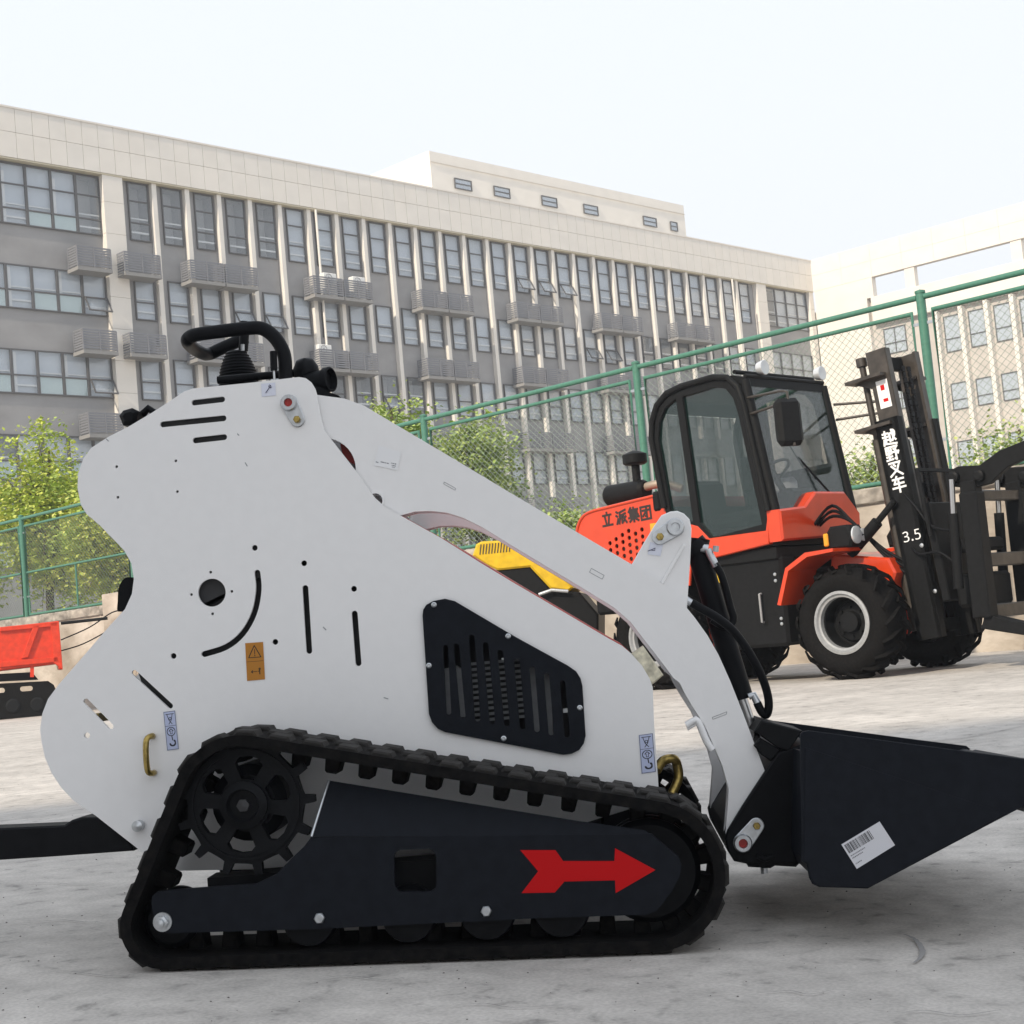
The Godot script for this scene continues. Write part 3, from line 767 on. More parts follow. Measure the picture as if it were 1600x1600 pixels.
func make_forklift():
	var o = thing("rough_terrain_forklift", "orange rough-terrain forklift with black cab frame, tall mast and clamp attachment", "forklift", Vector3(3.4613, 0, -14.8466), deg_to_rad(-44))
	var b
	for q in [[0.02, 1], [0.02, -1], [-2.2, 1], [-2.2, -1]]: wheel(o, q[0], 0.7 * q[1], q[1])
	b = MB.new()
	b.cyl(Vector3(0.02, 0.515, -0.66), Vector3(0.02, 0.515, 0.66), 0.1, 16); b.cyl(Vector3(-2.2, 0.515, -0.66), Vector3(-2.2, 0.515, 0.66), 0.1, 16)
	b.box(Vector3(0.02, 0.53, 0), Vector3(0.36, 0.36, 0.4), 0.08); b.box(Vector3(-2.2, 0.53, 0), Vector3(0.36, 0.36, 0.4), 0.08)
	part("axle", b, M.red_orange, o)
	b = MB.new()
	b.box(Vector3(-1.35, 0.85, 0), Vector3(3.2, 0.4, 0.86), 0.03); b.box(Vector3(-2.5, 1.05, 0), Vector3(1.2, 0.5, 1.3), 0.03)
	b.box(Vector3(-1.32, 1.22, 0), Vector3(1.2, 0.12, 1.42), 0.01)
	part("chassis", b, M.machine_black, o)
	b = MB.new(); b.box(Vector3(-1.15, 0.77, 0.55), Vector3(0.9, 0.86, 0.26), 0.03)
	b.box(Vector3(-1.15, 0.77, -0.55), Vector3(0.9, 0.86, 0.26), 0.03)
	part("side_tank", b, M.machine_black, o)
	for q in [[-0.78, 1.02], [-0.78, 0.96], [-0.76, 0.6], [-0.76, 0.55]]:
		b = MB.new(); b.lathe([Vector2(0.016, 0.68), Vector2(0.016, 0.69), Vector2(0, 0.694)], Transform3D(Basis(), Vector3(q[0], q[1], 0)), 8); part("bolt", b, M.zinc, o)
	b = MB.new(); b.tube(p3([-0.95, 0.85, 0.7, -0.95, 0.85, 0.73, -0.95, 0.58, 0.73, -0.95, 0.58, 0.7]), 0.012, 6); part("grab_handle", b, M.rim_silver, o)
	b = MB.new(); b.box(Vector3(-1.44, 1.06, 0.683), Vector3(0.1, 0.12, 0.003)); part("yellow_label", b, M.yellow_paint, o)
	# hood: a shell with a perforated near side
	var side = p2([-3.1991, 1.1972, -3.2143, 1.4354, -3.1615, 1.7075, -3.0934, 1.8147, -2.9599, 1.873, -2.064, 1.9329, -1.9866, 1.8261, -1.9259, 1.6577, -1.7002, 1.5868, -1.7066, 1.2193, -1.7501, 1.0016])
	var holes = []
	for r in 7:
		for c in 6:
			var h = Vector2(-2.7289, 1.5987) + Vector2(c * 0.088, -r * 0.072 - c * 0.003 + (0.036 if c % 2 else 0.0))
			if not (r == 0 and c < 2): holes.append(disc(h, 0.024, 10))
	plate("hood_side", side, holes, 0.75, 0.02, M.orange_paint, o)
	b = MB.new()
	for i in range(0, 7):
		var a = side[i]; var c = side[i + 1]
		b.quad(Vector3(a.x, a.y, -0.72), Vector3(c.x, c.y, -0.72), Vector3(c.x, c.y, 0.73), Vector3(a.x, a.y, 0.73))
	part("hood_cover", b, M.orange_paint, o)
	b = MB.new(); b.prism(side, -0.75, -0.73); part("hood_side", b, M.orange_paint, o)
	b = MB.new(); b.tube(spline(p3([-3.2198, 1.4495, 0.752, -3.1712, 1.6883, 0.752, -3.0908, 1.8212, 0.752, -2.9573, 1.8794, 0.752, -2.6185, 1.9046, 0.752, -2.0616, 1.9391, 0.752]), 4), 0.016, 8); part("hood_trim", b, M.orange_paint, o)
	b = MB.new(); b.box(Vector3(-2.55, 1.4, 0), Vector3(0.9, 0.7, 1.2), 0.05); part("engine", b, M.dark_core_steel, o)
	var tr = (Vector2(-2.191, 1.7864) - Vector2(-2.7254, 1.7646)).normalized()
	var tu = Vector2(-tr.y, tr.x)
	var cc = [Vector2(-2.7332, 1.7722), Vector2(-2.5411, 1.776), Vector2(-2.3773, 1.7827), Vector2(-2.2166, 1.783)]
	for i in 4: character("立派集团"[i], cc[i], tr, tu, 0.155, 0.0225, 0.752, M.black_print, o)
	b = MB.new(); b.box(Vector3(-2.13, 1.62, 0.752), Vector3(0.09, 0.09, 0.003)); part("amber_label", b, M.amber, o)
	# muffler and air intake
	b = MB.new(); b.lathe([Vector2(0, 0), Vector2(0.09, 0.0), Vector2(0.115, 0.03), Vector2(0.115, 0.5), Vector2(0.09, 0.54), Vector2(0, 0.54)], Transform3D(Basis(Vector3.UP, PI / 2), Vector3(-3.08, 2.06, 0.3)), 24); part("muffler", b, M.machine_black, o)
	b = MB.new(); b.tube(spline(p3([-2.55, 2.09, 0.3, -2.42, 2.1, 0.3, -2.3, 2.09, 0.26, -2.15, 2.02, 0.2]), 4), 0.045, 12); part("exhaust_pipe", b, mat("rusty_steel", lin(0.36, 0.3, 0.24), 0.55, 0.4), o)
	b = MB.new(); b.tube(p3([-2.66, 2.1, 0.3, -2.66, 2.36, 0.3]), 0.045, 12); b.lathe([Vector2(0.0, 0), Vector2(0.1, 0), Vector2(0.13, 0.02), Vector2(0.13, 0.11), Vector2(0.09, 0.13), Vector2(0.03, 0.15), Vector2(0, 0.15)], Transform3D(Basis(Vector3.RIGHT, -PI / 2), Vector3(-2.66, 2.34, 0.3)), 24); part("air_intake", b, M.machine_black, o)
	b = MB.new(); b.box(Vector3(-2.06, 1.88, 0.71), Vector3(0.1, 0.2, 0.12), 0.02); part("hood_latch", b, M.machine_black, o)
	# cab
	var out = p2([-1.92, 1.3, -1.95, 1.8, -2.03, 2.5, -2.0, 2.68, -1.92, 2.83, -1.78, 2.93, -1.6, 2.965, -1.2, 2.985, -1.03, 2.95, -0.92, 2.84, -0.87, 2.66, -0.72, 1.62, -0.76, 1.32, -1.4, 1.3])
	var qw = p2([-1.88, 1.66, -1.955, 2.48, -1.92, 2.66, -1.83, 2.79, -1.68, 2.86, -1.62, 1.62])
	var dw = p2([-1.54, 1.6, -1.6, 2.86, -1.2, 2.89, -1.07, 2.85, -0.99, 2.74, -0.95, 2.56, -0.81, 1.5, -1.42, 1.44])
	plate("cab_side_frame", out, [qw, dw], 0.765, 0.06, M.machine_black, o)
	plate("cab_side_frame", out, [qw, dw], -0.6, 0.06, M.machine_black, o)
	for z in [0.73, -0.64]:
		b = MB.new(); b.prism(qw, z, z + 0.006); part("rear_quarter_pane", b, M.cab_glass, o)
		b = MB.new(); b.prism(dw, z, z + 0.006); part("door_pane", b, M.cab_glass, o)
	for z in [0.775, -0.655]:
		b = MB.new()
		var ring = PackedVector3Array()
		for p in out.slice(1, 12): ring.append(Vector3(p.x, p.y, z))
		b.tube(ring, 0.032, 8); part("roll_bar", b, M.machine_black, o)
	b = MB.new(); b.prism(p2([-1.98, 2.76, -1.78, 2.94, -1.2, 2.985, -1.0, 2.97, -0.85, 2.92, -0.84, 2.84, -1.2, 2.9, -1.8, 2.86]), -0.62, 0.72); part("cab_roof", b, M.machine_black, o)
	b = MB.new(); b.prism(p2([-0.86, 2.88, -0.665, 1.5, -0.655, 1.5, -0.85, 2.88]), -0.6, 0.7); part("windscreen", b, M.cab_glass, o)
	b = MB.new(); b.prism(p2([-1.99, 2.75, -1.92, 1.8, -1.91, 1.8, -1.98, 2.75]), -0.58, 0.68); part("rear_pane", b, M.cab_glass, o)
	b = MB.new(); b.box(Vector3(-1.9, 1.55, 0.05), Vector3(0.06, 0.5, 1.3)); b.box(Vector3(-1.3, 1.32, 0.05), Vector3(1.2, 0.06, 1.3)); part("cab_floor", b, M.machine_black, o)
	b = MB.new(); b.prism(p2([-1.9, 1.34, -0.8, 1.34, -0.86, 2.12, -1.96, 2.08]), -0.63, -0.61); part("far_door_panel", b, M.machine_black, o)
	for q in [[0.72, 0.05], [-0.62, 0.05]]:
		b = MB.new(); b.tube(p3([-0.87, 2.9, q[0], -0.66, 1.5, q[0]]), q[1], 8); part("front_pillar", b, M.machine_black, o)
	b = MB.new(); b.box(Vector3(-1.55, 1.62, 0.05), Vector3(0.5, 0.16, 0.52), 0.05); b.box(Vector3(-1.75, 1.95, 0.05), Vector3(0.14, 0.62, 0.5), 0.05, Transform3D(Basis(Vector3.BACK, 0.1), Vector3.ZERO)); part("seat", b, M.machine_black, o)
	b = MB.new()
	var sw = PackedVector3Array()
	for k in 20: sw.append(Transform3D(Basis(Vector3.BACK, 0.6), Vector3(-1.12, 2.05, 0.05)) * Vector3(cos(TAU * k / 20) * 0.19, 0, sin(TAU * k / 20) * 0.19))
	b.tube(sw, 0.016, 6, false, true); b.tube(p3([-1.12, 2.05, 0.05, -0.88, 1.6, 0.05]), 0.035, 8); b.box(Vector3(-0.85, 1.6, 0.05), Vector3(0.2, 0.5, 0.5), 0.04)
	part("steering_wheel", b, M.machine_black, o)
	b = MB.new(); b.box(Vector3(-0.98, 2.0, 0.69), Vector3(0.12, 0.34, 0.05), 0.02); part("door_handle", b, M.soft_black, o)
	b = MB.new(); b.box(Vector3(-1.42, 1.95, -0.56), Vector3(0.34, 0.18, 0.1), 0.05); part("inner_fan", b, M.lamp_glass, o)
	b = MB.new(); b.prism(p2([-1.6891, 1.611, -1.5668, 1.5715, -1.4422, 1.4378, -0.7755, 1.4378, -0.7246, 1.6084, -0.7551, 1.3078, -1.6673, 1.2154]), 0.66, 0.772, 0.008); part("side_skirt", b, M.orange_paint, o)
	var fr = Transform3D(Basis(Vector3(0, 0, -1), Vector3.UP, Vector3(1, 0, 0)), Vector3(-0.62, 0, 0))
	b = MB.new(); b.prism(p2([-0.77, 1.32, 0.6, 1.36, 0.63, 1.58, 0.39, 1.79, -0.14, 1.79, -0.34, 1.65, -0.77, 1.62]), -0.14, 0.03, 0.02, fr); part("front_cowl", b, M.orange_paint, o)
	b = MB.new(); b.tube(p3([-0.62, 1.75, -0.2, -0.76, 2.15, 0.12]), 0.012, 6); b.tube(p3([-0.76, 2.05, 0.05, -0.83, 2.45, 0.3]), 0.008, 6); part("wiper", b, M.soft_black, o)
	# roof bars and work lamps
	for q in [[-0.98, 3.0], [-0.86, 2.94]]:
		b = MB.new(); b.tube(p3([q[0], q[1], 0.72, q[0], q[1], -0.62]), 0.022, 8); part("roof_bar", b, M.machine_black, o)
	for z in [0.45, -0.55]:
		b = MB.new(); b.lathe([Vector2(0, -0.06), Vector2(0.06, -0.04), Vector2(0.075, 0.03), Vector2(0.07, 0.035), Vector2(0, 0.03)], Transform3D(Basis(Vector3.UP, PI / 2), Vector3(-0.84, 3.03, z)), 16); part("work_lamp", b, M.lamp_glass, o)
	# mirrors
	for q in [[-0.24, 2.38, 1.0, 1], [-0.3, 2.4, -0.95, -1]]:
		var c = Vector3(q[0], q[1], q[2])
		b = MB.new(); b.box(Vector3.ZERO, Vector3(0.12, 0.44, 0.26), 0.04, Transform3D(Basis(Vector3.UP, -0.45 * q[3]), c)); part("mirror_housing", b, M.machine_black if q[3] > 0 else M.rim_silver, o)
		b = MB.new(); b.box(Vector3(-0.062, 0, 0), Vector3(0.004, 0.36, 0.18), 0.0, Transform3D(Basis(Vector3.UP, -0.45 * q[3]), c)); part("mirror_glass", b, M.steel, o)
		b = MB.new(); b.tube(PackedVector3Array([Vector3(-0.84, 2.72, 0.75 * q[3]), Vector3(-0.3, 2.68, q[2]), Vector3(-0.22, 2.66, q[2]), Vector3(-0.2, 2.16, q[2])]), 0.014, 8); b.tube(PackedVector3Array([Vector3(-0.83, 2.56, 0.75 * q[3]), Vector3(-0.22, 2.57, q[2])]), 0.014, 8); part("mirror_arm", b, M.sunlit_brown, o)
	# fender, nose and headlamps
	for s in [1, -1]:
		b = MB.new(); b.prism(p2([-0.6, 0.72, -0.48, 1.03, -0.26, 1.14, 0.02, 1.16, 0.02, 1.19, -0.28, 1.18, -0.51, 1.06, -0.64, 0.73]), 0.42 if s > 0 else -0.9, 0.9 if s > 0 else -0.42); part("fender", b, M.orange_paint, o)
		b = MB.new(); b.prism(p2([-0.2, 1.19, 0.06, 1.19, 0.1, 1.3, 0.04, 1.4, -0.14, 1.4, -0.22, 1.3]), 0.55 * s - 0.12, 0.55 * s + 0.12, 0.02); part("headlamp_housing", b, M.machine_black, o)
		for q in [[0.1, 0.05, 0.082], [0.085, -0.085, 0.06]]:
			b = MB.new(); b.lathe([Vector2(q[2], 0), Vector2(q[2], 0.015), Vector2(q[2] * 0.7, 0.02), Vector2(0, 0.025)], Transform3D(Basis(Vector3.UP, PI / 2), Vector3(q[0] - 0.01, 1.3, 0.55 * s + q[1])), 16); part("headlamp", b, M.lamp_glass, o)
		b = MB.new(); b.box(Vector3(-0.18, 1.28, 0.55 * s + 0.13 * s), Vector3(0.05, 0.12, 0.03), 0.01); part("turn_signal", b, M.amber, o)
	b = MB.new(); b.prism(p2([-0.4, 0.7, 0.25, 0.7, 0.36, 0.92, 0.3, 1.06, -0.3, 1.16]), -0.44, 0.44, 0.02); part("nose", b, M.orange_paint, o)
	for k in 3:
		b = MB.new(); b.tube(spline(p3([-0.62, 1.45, 0.2 - k * 0.05, -0.35, 1.62 - k * 0.05, 0.25, -0.1, 1.42, 0.3, 0.2, 1.15 - k * 0.03, 0.33, 0.42, 1.0 - k * 0.06, 0.3]), 5), 0.016, 6); part("hydraulic_hose", b, M.soft_black, o)
	b = MB.new(); b.tube(p3([-0.1, 1.14, 0.42, 0.22, 1.4, 0.42]), 0.055, 12); b.tube(p3([0.22, 1.4, 0.42, 0.42, 1.57, 0.42]), 0.03, 12); part("tilt_cylinder", b, M.machine_black, o)
	# mast, leaning back
	var mx = Transform3D(Basis(Vector3.BACK, deg_to_rad(5.8)), Vector3(0.6, 0.3, 0))
	for s in [1, -1]:
		b = MB.new(); b.box(Vector3(0, 1.02, 0.36 * s), Vector3(0.24, 2.04, 0.03), 0.0, mx); b.box(Vector3(0.1, 1.02, 0.33 * s), Vector3(0.035, 2.036, 0.09), 0.0, mx); b.box(Vector3(-0.1, 1.02, 0.33 * s), Vector3(0.035, 2.036, 0.09), 0.0, mx); part("outer_mast_rail", b, M.machine_black, o)
		b = MB.new(); b.box(Vector3(-0.005, 1.55, 0.3 * s), Vector3(0.2, 2.3, 0.026), 0.0, mx); b.box(Vector3(0.085, 1.55, 0.265 * s), Vector3(0.03, 2.296, 0.08), 0.0, mx); b.box(Vector3(-0.095, 1.55, 0.265 * s), Vector3(0.03, 2.296, 0.08), 0.0, mx); part("inner_mast_rail", b, M.sunlit_brown, o)
		b = MB.new(); b.cyl(mx * Vector3(-0.2, 0.1, 0.25 * s), mx * Vector3(-0.2, 1.9, 0.25 * s), 0.045, 12); b.cyl(mx * Vector3(-0.2, 1.9, 0.25 * s), mx * Vector3(-0.2, 2.62, 0.25 * s), 0.03, 12); b.cyl(mx * Vector3(-0.2, 2.6, 0.25 * s), mx * Vector3(-0.2, 2.68, 0.25 * s), 0.05, 12); part("lift_cylinder", b, M.sunlit_brown, o)
		for q in [[2.44, 0.46], [1.98, 0.4]]:
			b = MB.new(); b.prism(p2([-0.32, q[0], 0.06, q[0], 0.06, q[0] + 0.03, -0.32, q[0] + 0.03]), 0.22 if s > 0 else -0.42, 0.42 if s > 0 else -0.22, 0.0, mx); b.prism(p2([-0.28, q[0], 0.04, q[0], -0.08, q[0] - 0.1]), 0.3 * s - 0.01, 0.3 * s + 0.01, 0.0, mx); part("mast_bracket", b, M.sunlit_brown, o)
	for q in [[2.62, 0.54], [1.4, 0.56], [0.12, 0.68]]:
		b = MB.new(); b.box(Vector3(-0.1, q[0], 0), Vector3(0.06, 0.12, q[1]), 0.0, mx); part("mast_cross_member", b, M.machine_black, o)
	for z in [-0.02, -0.12]:
		b = MB.new()
		for k in 36: b.box(Vector3(0.06, 0.6 + k * 0.055, z), Vector3(0.02, 0.048, 0.05 if k % 2 else 0.036), 0.0, mx)
		part("lift_chain", b, M.soft_black, o)
	b = MB.new(); b.box(Vector3(0.0, 2.28, 0.3155), Vector3(0.12, 0.26, 0.002), 0.0, mx); part("notice_sticker", b, M.white_print, o)
	b = MB.new(); b.box(Vector3(0.0, 2.34, 0.3172), Vector3(0.04, 0.05, 0.002), 0.0, mx); b.box(Vector3(0.01, 2.22, 0.3172), Vector3(0.05, 0.03, 0.002), 0.0, mx); part("notice_print", b, M.decal_red, o)
	var up2 = Vector2(-sin(deg_to_rad(5.8)), cos(deg_to_rad(5.8))); var ri2 = Vector2(up2.y, -up2.x)
	for i in 4: character("越野叉车"[i], Vector2(0.6, 0.3) + up2 * (1.86 - i * 0.145) + ri2 * 0.0, ri2, up2, 0.15, 0.018, 0.378, M.white_print, o)
	var tm := TextMesh.new(); var sf := SystemFont.new(); sf.font_names = PackedStringArray(["Droid Sans"])
	tm.text = "3.5"; tm.font = sf; tm.font_size = 24; tm.pixel_size = 0.0056; tm.depth = 0.004
	var te = inst("painted_number", tm, M.white_print, o); te.transform = Transform3D(Basis(Vector3.BACK, deg_to_rad(5.8)), Vector3(0.53, 1.24, 0.378))
	# carriage and clamp
	b = MB.new(); b.box(Vector3(0.22, 0.75, 0), Vector3(0.08, 0.9, 0.72), 0.01, mx); b.box(Vector3(0.24, 1.5, 0), Vector3(0.03, 0.03, 0.9), 0.0, mx); b.box(Vector3(0.24, 1.2, 0.43), Vector3(0.03, 0.6, 0.03), 0.0, mx); b.box(Vector3(0.24, 1.2, -0.43), Vector3(0.03, 0.6, 0.03), 0.0, mx); part("carriage", b, M.machine_black, o)
	for z in [0.42, -0.42]:
		b = MB.new(); b.box(Vector3(1.18, 1.0, z), Vector3(0.17, 1.1, 0.16), 0.012); b.box(Vector3(1.18, 1.58, z), Vector3(0.15, 0.14, 0.13), 0.012); part("clamp_post", b, M.machine_black, o)
		b = MB.new(); b.prism(p2([1.02, 1.62, 1.0, 1.76, 1.1, 1.79, 1.3, 1.77, 1.5, 1.87, 1.78, 1.93, 2.1, 1.9, 2.4, 1.7, 2.5, 1.45, 2.42, 1.45, 2.3, 1.62, 2.05, 1.76, 1.78, 1.78, 1.56, 1.72, 1.38, 1.6, 1.2, 1.58]), z - 0.035, z + 0.035, 0.006); part("clamp_arm", b, M.machine_black, o)
		b = MB.new(); b.cyl(Vector3(1.0, 0.72, z + 0.08), Vector3(1.03, 1.38, z + 0.08), 0.045, 12); part("clamp_cylinder", b, M.machine_black, o)
		b = MB.new(); b.cyl(Vector3(1.03, 1.38, z + 0.08), Vector3(1.05, 1.68, z + 0.08), 0.025, 12); part("cylinder_rod", b, M.steel, o)
		for q in [[1.06, 1.7], [1.3, 1.68]]:
			b = MB.new(); b.lathe([Vector2(0.05, 0), Vector2(0.05, 0.05), Vector2(0.03, 0.06), Vector2(0, 0.06)], Transform3D(Basis(), Vector3(q[0], q[1], z + 0.03)), 16); part("clamp_pin", b, M.machine_black, o)
		b = MB.new(); b.prism(p2([1.14, 0.36, 1.2, 0.48, 2.3, 0.16, 2.3, 0.11]), z - 0.1, z + 0.04, 0.006); part("fork", b, M.machine_black, o)
	for q in [[1.52, 0.09], [0.95, 0.12], [0.5, 0.12]]:
		b = MB.new(); b.box(Vector3(1.19, q[0], 0), Vector3(0.1, q[1], 0.74), 0.01); part("clamp_cross_beam", b, M.sunlit_brown, o)
	b = MB.new(); b.box(Vector3(0.98, 0.7, 0), Vector3(0.3, 0.3, 0.5), 0.03); b.box(Vector3(0.98, 1.1, 0), Vector3(0.3, 0.12, 0.4), 0.03); part("clamp_mount", b, M.machine_black, o)
	b = MB.new(); b.tube(spline(p3([0.5, 1.62, 0.37, 0.62, 1.48, 0.4, 0.75, 1.3, 0.4, 0.95, 1.24, 0.42]), 5), 0.014, 6); b.tube(spline(p3([0.52, 1.12, 0.38, 0.62, 1.06, 0.42, 0.8, 1.06, 0.42, 0.95, 0.95, 0.42]), 5), 0.012, 6); part("hydraulic_hose", b, M.soft_black, o)
	for q in [[0.62, 1.14], [0.7, 0.72]]:
		b = MB.new(); b.lathe([Vector2(0.02, 0.375), Vector2(0.02, 0.385), Vector2(0, 0.39)], Transform3D(Basis(), Vector3(q[0], q[1], 0)), 8); part("bolt", b, M.zinc, o)

func make_dumper():
	var o = thing("tracked_dumper", "small red tracked dumper with a ribbed skip, parked by the wall", "dumper", Vector3(-9.4757, 0, -30.2742), deg_to_rad(17.5))
	var b = MB.new()
	b.prism(p2([-2.5089, 1.6482, -2.56, 0.7215, -0.5541, 0.9063, 0.4778, 0.942, 0.4938, 0.8325, 0.5628, 0.8261, 0.5532, 1.7417, -0.5043, 1.7111]), -0.7, 0.86, 0.02); part("skip", b, M.red_orange, o)
	for q in [[p2([-0.5043, 1.7111, 0.5294, 1.7316, 0.5239, 1.6477, -0.5094, 1.6281])], [p2([0.3896, 1.7193, 0.5524, 1.7297, 0.5628, 0.8261, 0.4097, 0.9603])], [p2([0.0878, 1.6847, 0.203, 1.6869, -0.0406, 1.1091, -0.1671, 1.0968])], [p2([-0.5439, 1.0716, 0.4864, 1.0733, 0.5031, 0.9757, -0.5504, 0.9653])]]:
		b = MB.new(); b.prism(q[0], 0.84, 0.92, 0.008); part("skip_rib", b, M.red_orange, o)
	b = MB.new(); b.prism(p2([-1.2388, 0.7345, 0.1151, 0.6766, 0.0103, 0.8298, -1.2304, 0.8751]), -0.6, 0.7); part("frame", b, M.machine_black, o)
	b = MB.new(); b.prism(p2([-0.0163, 0.9516, 0.0521, 0.9453, 0.0384, 0.7316, -0.0299, 0.7381]), 0.7, 0.85); part("hinge_bracket", b, M.red_orange, o)
	for z in [0.5, -0.9]:
		plate("track", p2([-2.2351, 0.69, -0.5687, 0.6704, 0.2849, 0.6366, 0.3833, 0.5554, 0.4214, 0.4321, 0.3876, 0.268, 0.3097, 0.1324, 0.1408, 0.0065, -0.6094, 0.0119, -2.2708, 0.0542, -2.4236, 0.2439]), [slot(p2([-0.1803, 0.5262, -0.0434, 0.5248]), 0.05), slot(p2([-0.6672, 0.5378, -0.543, 0.5375]), 0.05)], z + 0.4, 0.4, M.rubber, o)
		for q in p2([-1.2667, 0.2669, -0.8203, 0.2457, -0.3691, 0.236, 0.0635, 0.2285]):
			b = MB.new(); b.lathe([Vector2(0.13, 0), Vector2(0.13, 0.03), Vector2(0.1, 0.04), Vector2(0, 0.04)], Transform3D(Basis(), Vector3(q.x, q.y, z + 0.4)), 20); part("track_roller", b, M.machine_black, o)
	b = MB.new(); b.tube(p3([0.5931, 1.7042, 0.5, 1.4604, 1.7296, 0.5]), 0.03, 8); part("drawbar", b, M.machine_black, o)
	b = MB.new(); b.tube(spline(p3([0.5765, 1.3933, 0.3, 1.1246, 1.5923, 0.3, 1.5617, 1.8407, 0.3, 1.8658, 1.8655, 0.3]), 5), 0.012, 6); b.tube(spline(p3([0.5589, 1.1825, 0.5, 0.9779, 1.2796, 0.5, 1.4683, 1.4948, 0.5, 1.7151, 1.5971, 0.5]), 5), 0.012, 6); part("cable", b, M.soft_black, o)

func make_yellow():
	var o = thing("yellow_excavator", "yellow machine with a louvred hood and black side panels beyond the loader's arm", "excavator", Vector3(0, 0, -17.6), deg_to_rad(-6))
	var b = MB.new()
	b.prism(p2([-0.3983, 1.5704, -0.3455, 1.6903, -0.2876, 1.7125, -0.0233, 1.7006, 0.1248, 1.6446, 0.2386, 1.5228, 0.5842, 1.2207, 0.6579, 1.1243, 0.5994, 1.0886, 0.4103, 1.1339, 0.2122, 1.3871, -0.1357, 1.3858, -0.2419, 1.4444]), -0.7, 0.7, 0.02); part("hood", b, M.yellow_paint, o)
	for k in 11:
		b = MB.new(); var a = Vector2(-0.3139, 1.5761) + Vector2(k * 0.032, 0.0)
		b.prism(slot(PackedVector2Array([a, a + Vector2(0.02, 0.1)]), 0.006), 0.69, 0.704); part("louvre_slot", b, M.sunlit_brown, o)
	b = MB.new(); b.prism(p2([-0.2709, 1.4333, -0.1357, 1.3858, 0.2122, 1.3871, 0.4103, 1.1339, 0.7148, 1.0709, 0.8966, 0.814, 0.8448, 0.2726, -0.7734, 0.3472, -0.6821, 1.3754]), -0.65, 0.68, 0.02); part("side_panel", b, M.machine_black, o)
	for z in [0.35, -0.75]:
		b = MB.new(); b.prism(p2([-0.8307, 0.49, 1.0338, 0.4601, 1.1223, 0.316, 1.0657, 0.0831, 0.8542, 0.0133, -0.7965, 0.0881, -0.9243, 0.2229]), z, z + 0.4, 0.03); part("track", b, M.rubber, o)
	b = MB.new(); b.tube(p3([0.2848, 1.083, 0.74, 0.4261, 1.1178, 0.74, 0.6023, 1.0875, 0.74]), 0.02, 8); part("step_rail", b, M.zinc, o)

# ---------- the compact track loader: local x towards the bucket, z towards the viewer's side ----------
func belt_path(circles, n_per = 200):
	# convex hull of circles, returned as evenly spaced points (anticlockwise) with outward normals
	var pts = PackedVector2Array()
	for c in circles: pts.append_array(disc(c[0], c[1], 128))
	var hull = Geometry2D.convex_hull(pts)
	if hull[0].distance_to(hull[hull.size() - 1]) < 1e-6: hull.remove_at(hull.size() - 1)
	var area = 0.0
	for i in hull.size(): area += hull[i].cross(hull[(i + 1) % hull.size()])
	if area < 0: hull.reverse()
	var total = 0.0
	for i in hull.size(): total += hull[i].distance_to(hull[(i + 1) % hull.size()])
	var out = []
	var step = total / n_per; var want = 0.0; var run = 0.0
	for i in hull.size():
		var a = hull[i]; var b = hull[(i + 1) % hull.size()]; var d = a.distance_to(b)
		while want <= run + d and out.size() < n_per:
			out.append(a.lerp(b, (want - run) / d)); want += step
		run += d
	return out
func pin_plate(called, big, small, rb, rs, z, parent, red = true):
	# a teardrop keeper plate with a large pin head and a small bolt
	var n := Node3D.new(); n.name = called; parent.add_child(n, true)
	var pts = PackedVector2Array(); pts.append_array(disc(big, rb * 1.02, 40)); pts.append_array(disc(small, rs * 2.0, 24))
	var hull = Geometry2D.convex_hull(pts); hull.remove_at(hull.size() - 1)
	var b = MB.new(); b.prism(hull, z, z + 0.006, 0.0015); part("keeper", b, M.zinc, n)
	b = MB.new(); b.lathe([Vector2(rb * 0.98, 0.006), Vector2(rb * 0.98, 0.012), Vector2(rb * 0.86, 0.017), Vector2(rb * 0.5, 0.017), Vector2(rb * 0.46, 0.008)], Transform3D(Basis(), Vector3(big.x, big.y, z)), 32); part("pin_head", b, M.zinc, n)
	b = MB.new(); b.lathe([Vector2(rb * 0.46, 0.009), Vector2(0, 0.009)], Transform3D(Basis(), Vector3(big.x, big.y, z)), 20); part("pin_cap", b, M.red_paint if red else M.zinc, n)
	b = MB.new(); b.lathe([Vector2(rs, 0.006), Vector2(rs, 0.014), Vector2(rs * 0.8, 0.017), Vector2(0, 0.017)], Transform3D(Basis(), Vector3(small.x, small.y, z)), 6); part("bolt", b, M.brass_zinc, n)
func label_quad(called, quad2, z, m, parent):
	var b = MB.new()
	b.quaduv(Vector3(quad2[0].x, quad2[0].y, z), Vector3(quad2[1].x, quad2[1].y, z), Vector3(quad2[2].x, quad2[2].y, z), Vector3(quad2[3].x, quad2[3].y, z))
	return part(called, b, m, parent)
